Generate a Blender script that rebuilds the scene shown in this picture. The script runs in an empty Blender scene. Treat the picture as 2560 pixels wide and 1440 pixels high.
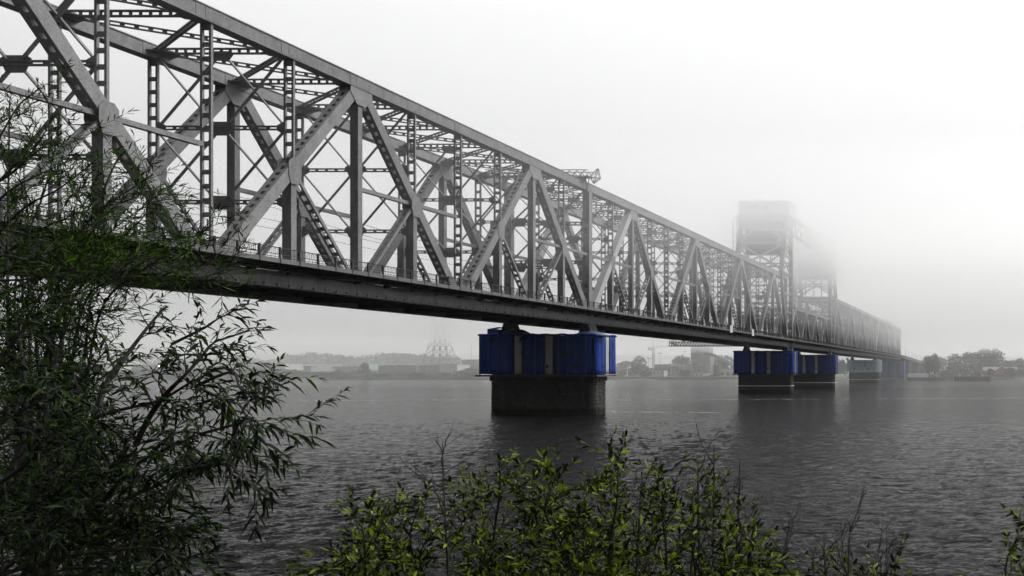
STEEL = (0.195,0.195,0.198); STEEL_L = (0.40,0.402,0.405); EXPO = 0.62
SUN_E = 1.8; ANI = 0.6; DOME = (0.07, 1.0)
SKYV = [(0.0,2.45),(0.05,2.95),(0.14,4.15),(0.26,5.8),(0.5,8.0),(1.0,21.0)]
HAZE = 0.00007
FOGS = [(-1100,-331,420,1300,31,69,0.0035,'fog hiding the head of the pylon'),
        (-330,300,85,900,22,69,0.0035,'low fog hanging round the upper trusses'),
        (-300,200,200,520,47,68,0.017,'denser fog swallowing the nearer tower top'),
        (-320,220,285,540,41,67,0.020,'thick fog hiding the farther tower top'),
        (-1420,1220,320,1500,-2.5,39.5,0.00095,'mist lying over the far reach of the river')]
WAVES = [(0.33,0.8,1.9,0.5,-0.15,4.0),(1.1,0.7,1.7,0.22,0.12,5.0),(3.2,0.7,1.6,0.07,0.0,4.0)]
WSLOPE = 0.20
WIL_A = ((0.003,0.006,0.0015),(0.027,0.060,0.004),(1.4,1.7,0.4),0.5,0.3)
WIL_B = ((0.005,0.010,0.0015),(0.21,0.28,0.012),(1.3,1.4,0.5),0.42,0.35)  # few bright leaves among many dark: lit highlights put into the leaf colour
VB = 10
WIL_C = ((0.006,0.012,0.002),(0.060,0.125,0.008),(1.4,1.6,0.4),0.5,0.35)  # greener upper leaves; the light they catch is put into the colour too
import bpy, math, random
import numpy as np
from mathutils import Vector, Matrix

R = math.radians
SC = bpy.context.scene
COL = SC.collection
# ------------------------------------------------------------------ camera model (28 mm shift lens, level, aimed along the bridge axis)
F, PX, PY, CH = 1990.0, 2478.0, 926.5, 7.5
def at(x, y, Y):
    return Vector(((x - PX) * Y / F, Y, CH + (PY - y) * Y / F))

# ------------------------------------------------------------------ mesh helpers
class MB:
    def __init__(s):
        s.v = []; s.f = []
    def hexa(s, c):
        n = len(s.v); s.v += [tuple(p) for p in c]
        s.f += [(n, n+3, n+2, n+1), (n+4, n+5, n+6, n+7), (n, n+1, n+5, n+4), (n+1, n+2, n+6, n+5), (n+2, n+3, n+7, n+6), (n+3, n, n+4, n+7)]
        return s
    def box(s, x0, x1, y0, y1, z0, z1):
        return s.hexa([(x0,y0,z0),(x1,y0,z0),(x1,y1,z0),(x0,y1,z0),(x0,y0,z1),(x1,y0,z1),(x1,y1,z1),(x0,y1,z1)])
    def beam(s, p0, p1, w, h, n=(1,0,0)):
        p0 = Vector(p0); p1 = Vector(p1); a = (p1-p0).normalized(); n = Vector(n)
        sd = n - a*n.dot(a)
        if sd.length < 1e-4:
            n = Vector((0,1,0)); sd = n - a*n.dot(a)
        sd.normalize(); t = a.cross(sd)
        A = sd*(w/2); B = t*(h/2)
        return s.hexa([p0-A-B, p0+A-B, p0+A+B, p0-A+B, p1-A-B, p1+A-B, p1+A+B, p1-A+B])
    def tube(s, pts, r0, r1, seg=5, cap=True):
        pts = [Vector(p) for p in pts]; m = len(pts); n0 = len(s.v)
        up = Vector((0.31, 0.17, 0.93))
        for i, p in enumerate(pts):
            a = pts[min(i+1, m-1)] - pts[max(i-1, 0)]
            a = a.normalized() if a.length > 1e-9 else Vector((0,0,1))
            e = up - a*up.dot(a)
            if e.length < 1e-3: e = Vector((1,0,0)) - a*a.x
            e.normalize(); g = a.cross(e)
            r = r0 + (r1-r0)*i/max(1, m-1)
            for k in range(seg):
                q = 2*math.pi*k/seg
                s.v.append(tuple(p + e*(r*math.cos(q)) + g*(r*math.sin(q))))
        for i in range(m-1):
            for k in range(seg):
                a0 = n0+i*seg+k; a1 = n0+i*seg+(k+1) % seg
                s.f.append((a0, a1, a1+seg, a0+seg))
        if cap:
            s.f.append(tuple(n0+k for k in reversed(range(seg))))
            s.f.append(tuple(n0+(m-1)*seg+k for k in range(seg)))
        return s
    def prism(s, poly, d):
        poly = [Vector(p) for p in poly]; d = Vector(d); n = len(s.v); m = len(poly)
        s.v += [tuple(p) for p in poly] + [tuple(p+d) for p in poly]
        s.f.append(tuple(n+k for k in reversed(range(m)))); s.f.append(tuple(n+m+k for k in range(m)))
        for k in range(m):
            q = (k+1) % m
            s.f.append((n+k, n+q, n+m+q, n+m+k))
        return s
    # battened member: two side channels joined by cross plates on both faces; pitch/plate along the axis
    def ladder(s, p0, p1, W, D, n, leg, pitch, plate, tk=0.03, faces=2, edge=0.0, ends=0.6):
        p0 = Vector(p0); p1 = Vector(p1); L = (p1-p0).length; a = (p1-p0)/L; n = Vector(n)
        sd = (n - a*n.dot(a)).normalized(); t = a.cross(sd)
        for q in (-1, 1):
            o = sd*(q*(W/2-leg/2)); s.beam(p0+o, p1+o, leg, D, sd)
        ww = W-2*leg+0.004
        fs = [-(D/2-tk/2-0.006), D/2-tk/2-0.006] if faces == 2 else [0.0]
        for o in fs:
            ot = t*o
            if edge > 0:
                for q in (-1, 1):
                    oo = ot + sd*(q*(ww/2-edge/2)); s.beam(p0+oo, p1+oo, edge, tk*0.9, sd)
            s.beam(p0+ot, p0+ot+a*ends, ww, tk, sd); s.beam(p1+ot-a*ends, p1+ot, ww, tk, sd)
            m = max(1, int((L-2*ends)/pitch)); st = (L-2*ends)/m
            for i in range(1, m):
                c = p0+ot+a*(ends+st*i)
                s.beam(c-a*(plate/2), c+a*(plate/2), ww, tk, sd)
        return s
    def mesh(s, name, mat, smooth=False):
        me = bpy.data.meshes.new(name)
        me.from_pydata(s.v, [], s.f); me.update()
        if mat: me.materials.append(mat)
        if smooth: me.polygons.foreach_set('use_smooth', [True]*len(me.polygons))
        return me
    def build(s, name, mat, parent=None, loc=None, smooth=False):
        o = bpy.data.objects.new(name, s.mesh(name, mat, smooth)); COL.objects.link(o)
        if parent: o.parent = parent
        if loc is not None: o.location = loc
        return o

def add(name, me, parent=None, loc=None):
    o = bpy.data.objects.new(name, me); COL.objects.link(o)
    if parent: o.parent = parent
    if loc is not None: o.location = loc
    return o
def tag(o, label=None, cat=None, group=None, kind=None):
    if label: o['label'] = label
    if cat: o['category'] = cat
    if group: o['group'] = group
    if kind: o['kind'] = kind
    return o
def thing(name, loc, label, cat, group=None):
    o = bpy.data.objects.new(name, None); COL.objects.link(o); o.location = loc
    o.empty_display_size = 0.5
    return tag(o, label, cat, group)
def copy_tree(o, parent=None, skip=()):
    c = o.copy(); COL.objects.link(c); c.parent = parent
    for ch in list(o.children):
        if ch.name.split('.')[0] in skip or ch.get('once'): continue
        copy_tree(ch, c, skip)
    return c

# ------------------------------------------------------------------ materials
def mat(name, base, rough=0.6, var=0.0, scale=1.0, metal=0.0, bump=0.0, bscale=20.0, spec=0.5, stain=None, stain_amt=0.0, stretch=(1,1,1), rnd=0.0, speck=0.0):
    m = bpy.data.materials.new(name); m.use_nodes = True
    nt = m.node_tree; N = nt.nodes; Lk = nt.links
    b = N['Principled BSDF']; b.inputs['Roughness'].default_value = rough; b.inputs['Metallic'].default_value = metal
    b.inputs['Specular IOR Level'].default_value = spec
    b.inputs['Base Color'].default_value = (*base, 1)
    tc = N.new('ShaderNodeTexCoord'); mp = N.new('ShaderNodeMapping'); mp.inputs['Scale'].default_value = stretch
    Lk.new(tc.outputs['Object'], mp.inputs['Vector'])
    col = None
    if var > 0 or stain_amt > 0 or rnd > 0:
        n1 = N.new('ShaderNodeTexNoise'); n1.inputs['Scale'].default_value = scale; n1.inputs['Detail'].default_value = 6; n1.inputs['Roughness'].default_value = 0.65
        Lk.new(mp.outputs['Vector'], n1.inputs['Vector'])
        mr = N.new('ShaderNodeMapRange'); mr.inputs['From Min'].default_value = 0.25; mr.inputs['From Max'].default_value = 0.75
        mr.inputs['To Min'].default_value = 1-var; mr.inputs['To Max'].default_value = 1+var
        Lk.new(n1.outputs['Fac'], mr.inputs['Value'])
        val = mr.outputs['Result']
        if rnd > 0:
            oi = N.new('ShaderNodeObjectInfo'); m2 = N.new('ShaderNodeMapRange')
            m2.inputs['To Min'].default_value = 1-rnd; m2.inputs['To Max'].default_value = 1+rnd
            Lk.new(oi.outputs['Random'], m2.inputs['Value'])
            mu = N.new('ShaderNodeMath'); mu.operation = 'MULTIPLY'; Lk.new(val, mu.inputs[0]); Lk.new(m2.outputs['Result'], mu.inputs[1]); val = mu.outputs[0]
        vm = N.new('ShaderNodeVectorMath'); vm.operation = 'SCALE'; vm.inputs[0].default_value = base
        Lk.new(val, vm.inputs['Scale']); col = vm.outputs['Vector']
        if speck > 0:                                       # rivet heads and grit
            n4 = N.new('ShaderNodeTexVoronoi'); n4.inputs['Scale'].default_value = 4.5; Lk.new(tc.outputs['Object'], n4.inputs['Vector'])
            m4 = N.new('ShaderNodeMapRange'); m4.inputs['From Min'].default_value = 0.05; m4.inputs['From Max'].default_value = 0.45; m4.inputs['To Min'].default_value = 1-speck; m4.inputs['To Max'].default_value = 1+speck*0.5
            Lk.new(n4.outputs['Distance'], m4.inputs['Value'])
            v4 = N.new('ShaderNodeVectorMath'); v4.operation = 'SCALE'; Lk.new(col, v4.inputs[0]); Lk.new(m4.outputs['Result'], v4.inputs['Scale']); col = v4.outputs['Vector']
        if stain_amt > 0:
            n2 = N.new('ShaderNodeTexNoise'); n2.inputs['Scale'].default_value = scale*0.6; n2.inputs['Detail'].default_value = 8; n2.inputs['Roughness'].default_value = 0.7
            Lk.new(mp.outputs['Vector'], n2.inputs['Vector'])
            m3 = N.new('ShaderNodeMapRange'); m3.inputs['From Min'].default_value = 0.55; m3.inputs['From Max'].default_value = 0.72
            m3.inputs['To Max'].default_value = stain_amt
            Lk.new(n2.outputs['Fac'], m3.inputs['Value'])
            mx = N.new('ShaderNodeMix'); mx.data_type = 'RGBA'; mx.inputs[7].default_value = (*stain, 1)
            Lk.new(m3.outputs['Result'], mx.inputs[0]); Lk.new(col, mx.inputs[6]); col = mx.outputs[2]
        Lk.new(col, b.inputs['Base Color'])
    if bump > 0:
        nb = N.new('ShaderNodeTexNoise'); nb.inputs['Scale'].default_value = bscale; nb.inputs['Detail'].default_value = 4
        Lk.new(mp.outputs['Vector'], nb.inputs['Vector'])
        bp = N.new('ShaderNodeBump'); bp.inputs['Strength'].default_value = bump; bp.inputs['Distance'].default_value = 0.05
        Lk.new(nb.outputs['Fac'], bp.inputs['Height']); Lk.new(bp.outputs['Normal'], b.inputs['Normal'])
    return m

def leaf_mat(name, dark, light, trans, rough=0.45, tmix=0.35):
    m = bpy.data.materials.new(name); m.use_nodes = True
    nt = m.node_tree; N = nt.nodes; Lk = nt.links
    b = N['Principled BSDF']; b.inputs['Roughness'].default_value = rough; b.inputs['Specular IOR Level'].default_value = 0.12
    g = N.new('ShaderNodeNewGeometry'); cr = N.new('ShaderNodeValToRGB')
    cr.color_ramp.elements[0].color = (*dark, 1); cr.color_ramp.elements[1].color = (*light, 1)
    cr.color_ramp.elements[0].position = 0.55; cr.color_ramp.elements[1].position = 1.0
    Lk.new(g.outputs['Random Per Island'], cr.inputs['Fac']); Lk.new(cr.outputs['Color'], b.inputs['Base Color'])
    tr = N.new('ShaderNodeBsdfTranslucent'); vm = N.new('ShaderNodeMix'); vm.data_type = 'RGBA'; vm.blend_type = 'MULTIPLY'
    vm.inputs[0].default_value = 1.0; vm.inputs[7].default_value = (*trans, 1)
    Lk.new(cr.outputs['Color'], vm.inputs[6]); Lk.new(vm.outputs[2], tr.inputs['Color'])
    mx = N.new('ShaderNodeMixShader'); mx.inputs[0].default_value = tmix
    Lk.new(b.outputs[0], mx.inputs[1]); Lk.new(tr.outputs[0], mx.inputs[2])
    Lk.new(mx.outputs[0], N['Material Output'].inputs['Surface'])
    return m

M = {}
M['steel'] = mat('grey_painted_steel', STEEL, 0.6, 0.22, 1.3, bump=0.35, bscale=14, stain=(0.085,0.075,0.066), stain_amt=0.6, rnd=0.10, spec=0.3, stretch=(1,1,0.4), speck=0.28)
M['steel_light'] = mat('fresh_grey_paint', STEEL_L, 0.6, 0.08, 0.7, stain=(0.2,0.19,0.18), stain_amt=0.3, spec=0.35)
M['steel_dark'] = mat('dark_weathered_steel', (0.075,0.075,0.078), 0.7, 0.2, 0.8, spec=0.3)
M['rail'] = mat('dark_railing_iron', (0.05,0.05,0.052), 0.6, 0.15, 2.0, spec=0.3)
M['concrete'] = mat('walkway_concrete', (0.16,0.16,0.158), 0.85, 0.18, 0.6, stain=(0.12,0.12,0.12), stain_amt=0.6, spec=0.2)
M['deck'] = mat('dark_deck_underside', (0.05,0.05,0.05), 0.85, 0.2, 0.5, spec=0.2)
# ------------------------------------------------------------------ truss bridge
D = 8.25; ZT = 38.7; ZB = 16.2; ZM = 27.3; HX = 6.675; XC = -75.675
CW, CHH = 1.1, 1.35
ZS1, ZS2 = 31.35, 24.07

def chord(x, y0, y1, zc, h, nodes, bottom=False):
    m = MB()
    m.box(x-CW/2, x+CW/2, y0, y1, zc-h/2, zc+h/2)
    for q in (-1, 1):                                   # flange angles along the four edges
        m.box(x+q*(CW/2+0.002), x+q*(CW/2+0.09), y0, y1, zc+h/2-0.07, zc+h/2-0.004)
        m.box(x+q*(CW/2+0.002), x+q*(CW/2+0.09), y0, y1, zc-h/2+0.004, zc-h/2+0.07)
        for yn in nodes:                                # splice plates
            m.box(x+q*(CW/2+0.003), x+q*(CW/2+0.03), max(y0, yn-1.5), min(y1, yn+1.5), zc-h/2+0.12, zc+h/2-0.12)
            m.box(x+q*(CW/2+0.031), x+q*(CW/2+0.05), max(y0, yn-0.7), min(y1, yn+0.7), zc-h/2+0.2, zc+h/2-0.2)
    m.box(x-CW/2-0.06, x+CW/2+0.06, y0, y1, zc+h/2+0.002, zc+h/2+0.05)
    if bottom:
        y = y0+0.7; q = 1 if x > 0 else -1
        while y < y1-0.3:
            m.box(x+q*(CW/2+0.095), x+q*(CW/2+0.24), y-0.07, y+0.07, zc-h/2+0.09, zc-h/2+0.31)
            y += 1.375
    return m
def gusset(x, pts):
    m = MB()
    for q in (-1, 1):
        m.prism([(x+q*(CW/2+0.004), p[0], p[1]) for p in pts], (q*0.035, 0, 0))
    return m
def trim(p0, p1, a, b):
    p0 = Vector(p0); p1 = Vector(p1); u = (p1-p0).normalized()
    return p0+u*a, p1-u*b
def diag(p0, p1, a=0.8, b=1.0, W=1.06, Dp=1.0, leg=0.16, edge=0.17, pitch=0.9, plate=0.46):
    p0, p1 = trim(p0, p1, a, b)
    return MB().ladder(p0, p1, W, Dp, (1,0,0), leg, pitch, plate, 0.03, 2, edge, 1.1)
def flat_ladder(p0, p1, h, dep, pitch, plate, leg=0.12):
    # ladder whose two chords lie one above the other
    p0 = Vector(p0); p1 = Vector(p1)
    return MB().ladder(p0, p1, h, dep, (0,0,1), leg, pitch, plate, 0.03, 1, 0.0, 0.9)
def sway(y, zt, zs, hx, heavy=1.0):
    m = MB(); x1 = hx-0.42
    lev = [zt]+list(zs)
    for z in lev[1:]:
        m.ladder((-x1,y,z), (x1,y,z), 0.44*heavy, 0.2, (0,0,1), 0.14*heavy, 1.1, 0.35, 0.03, 1, 0, 0.5)
    for a, b in zip(lev[:-1], lev[1:]):
        a2 = a-0.45; w = 0.23*heavy
        for q in (-1, 1):
            m.beam((q*x1*0.98, y+0.06, a2), (q*0.55, y+0.06, b+0.25), w, 0.12, (0,1,0))
            m.beam((q*0.5, y-0.08, a2), (q*x1*0.98, y-0.08, b+0.25), w, 0.12, (0,1,0))
    for i, z in enumerate(lev):
        t = 0.55 if i == 0 else 0.0
        top = z+0.2 if i == 0 else z+0.62
        m.prism([(-1.25,y-0.02,top-0.25),(-0.75,y-0.02,z-0.75),(0.75,y-0.02,z-0.75),(1.25,y-0.02,top-0.25),(0.8,y-0.02,top),(-0.8,y-0.02,top)], (0,0.04,0))
        if i:
            for q in (-1, 1):
                m.prism([(q*x1,y-0.02,z-0.7),(q*x1,y-0.02,z+0.7),(q*(x1-0.8),y-0.02,z+0.25),(q*(x1-0.8),y-0.02,z-0.25)], (0,0.04,0))
    return m

def deck_parts(root, L, nodes, st):
    """floor, walkway on the river side with fascia, and its railing"""
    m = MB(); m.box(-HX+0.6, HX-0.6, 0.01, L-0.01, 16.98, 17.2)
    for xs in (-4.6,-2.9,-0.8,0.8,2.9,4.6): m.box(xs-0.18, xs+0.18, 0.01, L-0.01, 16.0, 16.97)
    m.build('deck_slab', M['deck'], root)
    fb = None
    for y in nodes:
        if fb is None:
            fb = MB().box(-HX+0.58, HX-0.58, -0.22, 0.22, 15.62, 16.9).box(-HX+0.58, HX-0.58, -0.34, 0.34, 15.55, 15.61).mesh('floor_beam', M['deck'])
        add('floor_beam', fb, root, (0, min(max(y, 0.4), L-0.4), 0))
    m = MB(); x0 = HX+0.62; x1 = 10.3
    m.box(x0, x1, 0.0, L, 17.42, 17.6); m.box(HX-0.72, x0+0.1, 0.0, L, 17.23, 17.415)
    n = int(round(L/2.0625)); stp = L/n
    for i in range(n):
        y = (i+0.5)*stp
        if i % 2 == 0:
            m.prism([(x0,y-0.06,17.41),(x1-0.3,y-0.06,17.41),(x1-0.3,y-0.06,17.3),(x0,y-0.06,16.75)], (0,0.12,0))
    m.box(x0+0.1, x1-0.15, 0.0, L, 17.2, 17.4) if False else None
    wk = m.build('walkway', M['deck'], root)
    MB().box(x1+0.003, x1+0.12, 0.0, L, 17.38, 17.8).build('fascia', M['concrete'], wk)
    MB().tube([(x0+1.2, y, 17.05-0.18*math.sin(y*2*math.pi/33)**2) for y in np.linspace(0.2, L-0.2, 40)], 0.07, 0.07, 5).build('pipe', M['steel_dark'], wk)
    r = MB(); xr = x1+0.06
    r.box(xr-0.05, xr+0.05, 0.0, L, 18.72, 18.8); r.box(xr-0.03, xr+0.03, 0.0, L, 18.14, 18.2); r.box(xr-0.03, xr+0.03, 0.0, L, 17.9, 17.95)
    ya = 0.12
    while ya < L:
        r.box(xr-0.012, xr+0.012, ya-0.012, ya+0.012, 18.2, 18.66)
        ya += 0.2
    ya = 0.2
    while ya < L-0.3:                                   # arched tops joining baluster pairs
        r.beam((xr, ya-0.08, 18.6), (xr, ya, 18.69), 0.02, 0.02); r.beam((xr, ya, 18.69), (xr, ya+0.08, 18.6), 0.02, 0.02)
        r.box(xr-0.01, xr+0.01, ya-0.01, ya+0.01, 17.8, 18.15)
        ya += 0.4
    rl = r.build('railing', M['rail'], root)
    pm = MB().box(xr-0.07, xr+0.09, -0.06, 0.06, 17.36, 18.84).mesh('railing_post', M['rail'])
    for i in range(n):
        add('railing_post', pm, rl, (0, (i+0.5)*stp, 0))

def big_span():
    root = thing('truss_span', (XC, 136.0, 0), 'tall grey steel truss span from the first blue pier to the first lift tower', 'bridge span', 'tall truss spans of the bridge')
    L = 16*D; st = M['steel']
    ev = [k*D for k in range(17)]
    for sx in (1, -1):
        x = sx*HX
        chord(x, 0.004, L-0.004, ZT, CHH, [k*D for k in range(1,16)]).build('top_chord', st, root)
        chord(x, 0.004, L-0.004, ZB, CHH, [k*D for k in range(1,16)], True).build('bottom_chord', st, root)
        for j in range(4):
            kb = 4*j; yb = kb*D; ya = yb+2*D; yn = yb+4*D
            zb, zt = ZB+0.1, ZT-0.1
            if j == 0:
                p0, p1 = trim((x,yb,zb), (x,ya,zt), 0.8, 1.0)
                me = MB().beam(p0, p1, 1.06, 1.15, (1,0,0))
                o = me.build('end_diagonal', M['steel_light'], root); o['label'] = 'solid freshly painted pale grey diagonal'
                o['alt'] = 1
            else:
                diag((x,yb,zb), (x,ya,zt)).build('diagonal', st, root)
            diag((x,ya,zt), (x,yn,zb), 1.0, 0.8).build('diagonal', st, root)
            # apex post
            MB().box(x-0.38, x+0.38, ya-0.27, ya+0.27, ZB+CHH/2, ZT-CHH/2).box(x-0.43, x+0.43, ya-0.3, ya+0.3, ZB+2.2, ZT-2.4).build('post', st, root)
            for yj in (yb+D, yb+3*D):
                MB().ladder((x,yj,ZM+0.6), (x,yj,ZT-CHH/2), 0.98, 0.2, (1,0,0), 0.2, 1.2, 0.43, 0.03, 1).build('laced_post', st, root)
                MB().box(x-0.45, x+0.45, yj-0.3, yj+0.3, ZB+CHH/2, ZM-0.5).build('post', st, root)
                p0, p1 = trim((x,yj,ZM), (x,ya,zb), 0.9, 0.7)
                MB().ladder(p0, p1, 0.84, 0.3, (1,0,0), 0.19, 0.95, 0.45, 0.03, 1, 0.0, 0.7).build('sub_diagonal', st, root)
                gusset(x, [(yj-0.45,ZM-1.5),(yj+0.45,ZM-1.5),(yj+0.72,ZM-0.5),(yj+0.7,ZM+0.6),(yj+0.35,ZM+1.05),(yj-0.35,ZM+1.05),(yj-0.7,ZM+0.6),(yj-0.72,ZM-0.5)]).build('gusset_plate', st, root)
            gusset(x, [(ya-1.45,ZT-CHH/2+0.1),(ya-1.5,ZT-1.3),(ya-0.6,ZT-2.45),(ya+0.6,ZT-2.45),(ya+1.5,ZT-1.3),(ya+1.45,ZT-CHH/2+0.1)]).build('gusset_plate', st, root)
            for yy in ((yn,) if j < 3 else ()):
                gusset(x, [(yy-1.7,ZB+0.55),(yy-1.5,ZB+1.7),(yy-0.5,ZB+2.4),(yy+0.5,ZB+2.4),(yy+1.5,ZB+1.7),(yy+1.7,ZB+0.55)]).build('gusset_plate', st, root)
                MB().ladder((x,yy,ZB+CHH/2), (x,yy,ZT-CHH/2), 0.98, 0.2, (1,0,0), 0.2, 1.2, 0.43, 0.03, 1).build('laced_post', st, root)
            for (a, b) in ((yb, yb+D), (yb+D, ya)):
                m = MB()
                for q in (-0.2, 0.2): m.beam((x+q, a+0.5, ZM), (x+q, b-0.5, ZM), 0.1, 0.42, (1,0,0))
                m.beam((x, a+0.5, ZM+0.19), (x, b-0.5, ZM+0.19), 0.3, 0.03, (1,0,0))
                m.build('longitudinal_strut', st, root)
        # end post at the tower / abutment end
        diag((x, L-0.6, ZB+0.1), (x, L-0.6, ZT-0.1), 0.6, 0.6, 1.0, 0.9).build('end_post', st, root)
        # post over the shared pier, once per pair of spans
        o = diag((x, 0, ZB+0.1), (x, 0, ZT-0.1), 0.58, 0.58, 1.16, 1.0, 0.18, 0.2, 1.55, 0.95).build('bearing_post', st, root); o['once'] = 1
    # bracing between the trusses
    cs = flat_ladder((-HX+0.5,0,ZT+0.2), (HX-0.5,0,ZT+0.2), 0.58, 0.3, 0.82, 0.3)
    for q in (-1, 1):
        cs.prism([(q*(HX-0.54),-1.3,ZT-0.1),(q*(HX-0.54),1.3,ZT-0.1),(q*(HX-2.4),0.45,ZT-0.1),(q*(HX-2.4),-0.45,ZT-0.1)], (0,0,0.03))
    csm = cs.mesh('cross_strut', st)
    lb = [flat_ladder((-HX+0.5,0.2,ZT+0.16), (HX-0.5,D-0.2,ZT+0.16), 0.5, 0.25, 0.9, 0.32).mesh('lateral_brace', st),
          flat_ladder((HX-0.5,0.2,ZT+0.16), (-HX+0.5,D-0.2,ZT+0.16), 0.46, 0.22, 0.9, 0.32).mesh('lateral_brace', st)]
    sw = sway(0, ZT, (ZS1, ZS2), HX).mesh('sway_frame', st)
    for k in range(17):
        y = min(max(k*D, 0.0), L-0.6)
        o = add('cross_strut', csm, root, (0, y, 0))
        if k == 0: o['once'] = 1
        if k % 2: add('sway_frame', sw, root, (0, y, 0))
        if k < 16:
            add('lateral_brace', lb[0], root, (0, k*D, 0)); add('lateral_brace', lb[1], root, (0, k*D, 0))
    o = sway(0, ZT, (32.6, 26.0), HX, 1.5).build('portal_frame', st, root); o['once'] = 1
    sway(L-0.6, ZT, (32.6, 26.0), HX, 1.5).build('portal_frame', st, root)
    deck_parts(root, L, ev, st)
    return root

span = big_span()
L1 = 16*D
mirror = copy_tree(span); mirror.scale.y = -1; mirror.location = (XC, 136.0, 0)
mirror['label'] = 'nearest tall grey truss span, running off behind the willow to the first blue pier'
alt = {}
for o in mirror.children:
    if o.get('alt'):
        x = HX if o.data.vertices[0].co.x > 0 else -HX
        if x not in alt:
            alt[x] = diag((x,0,ZB+0.1), (x,2*D,ZT-0.1), W=1.1, Dp=1.15, leg=0.2, edge=0.22, pitch=1.3, plate=0.75).mesh('end_diagonal', M['steel'])
        o.data = alt[x]
        if 'label' in o: del o['label']
s4 = copy_tree(span); s4.location = (XC, 472.0, 0)
for o in span.children:
    if o.get('once'):
        c = o.copy(); COL.objects.link(c); c.parent = s4
s4['label'] = 'farthest tall grey truss span, ending above the blue wrapped abutment on the far bank'
s3 = copy_tree(s4); s3.scale.y = -1
s3['label'] = 'hazy tall truss span between the second lift tower and the pale corrugated pier'
for r_ in (s4, s3):
    for o in r_.children:
        if o.get('alt') and 'label' in o: del o['label']
for r_ in (span, mirror, s3, s4):
    for o in r_.children:
        for key in ('alt', 'once'):
            if key in o: del o[key]

# ---- low lift span between the towers
def lift_span():
    Y0, Y1 = 268.6, 339.4
    root = thing('lift_span', (XC, Y0, 0), 'low grey truss lift span hanging between the two lift towers', 'bridge span')
    L = Y1-Y0; st = M['steel']; zt = 29.25; zb = ZB
    ap = [278.5-Y0, 295.0-Y0, 311.7-Y0, 329.0-Y0]; bn = [1.2, 286.8-Y0, 303.3-Y0, 320.3-Y0, L-1.2]
    for sx in (1, -1):
        x = sx*HX
        chord(x, ap[0]-0.5, L-1.5, zt, 1.1, ap).build('top_chord', st, root)
        chord(x, 0.004, L-0.004, zb, CHH, bn[1:-1], True).build('bottom_chord', st, root)
        for i, a in enumerate(ap):
            if i == 0:
                p0, p1 = trim((x,bn[0],zb),(x,a,zt),0.7,0.7); MB().beam(p0,p1,1.0,1.0,(1,0,0)).build('end_diagonal', M['steel_light'], root)
            else:
                diag((x,bn[i],zb+0.1),(x,a,zt-0.1),0.8,0.7,1.0,0.8).build('diagonal', st, root)
            diag((x,a,zt-0.1),(x,bn[i+1],zb+0.1),0.7,0.8,1.0,0.8).build('diagonal', st, root)
            MB().box(x-0.4,x+0.4,a-0.28,a+0.28,zb+CHH/2,zt-0.55).build('post', st, root)
            if i < 3:
                MB().ladder((x,bn[i+1],zb+CHH/2),(x,bn[i+1],zt-0.55),0.86,0.2,(1,0,0),0.18,1.2,0.43,0.03,1).build('laced_post', st, root)
            gusset(x, [(a-1.3,zt-0.5),(a-1.2,zt-1.2),(a-0.4,zt-1.9),(a+0.4,zt-1.9),(a+1.2,zt-1.2),(a+1.3,zt-0.5)]).build('gusset_plate', st, root)
        MB().box(x-0.5,x+0.5,L-1.5,L-0.6,zb+CHH/2,zt+0.5).build('end_post', st, root)
    ns = sorted(ap+bn[1:-1]+[L-1.0])
    csm = flat_ladder((-HX+0.5,0,zt+0.15),(HX-0.5,0,zt+0.15),0.55,0.3,0.82,0.3).mesh('cross_strut', st)
    sw = sway(0, zt, (24.2,), HX).mesh('sway_frame', st)
    for i, y in enumerate(ns):
        add('cross_strut', csm, root, (0,y,0)); add('sway_frame', sw, root, (0,y,0))
        if i < len(ns)-1:
            y2 = ns[i+1]
            for q in (-1, 1):
                flat_ladder((q*(-HX+0.5),y+0.2,zt+0.12),(q*(HX-0.5),y2-0.2,zt+0.12),0.46+0.03*q,0.24,0.9,0.32).build('lateral_brace', st, root)
    deck_parts(root, L, [0]+ns+[L], st)
lift_span()

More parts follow.
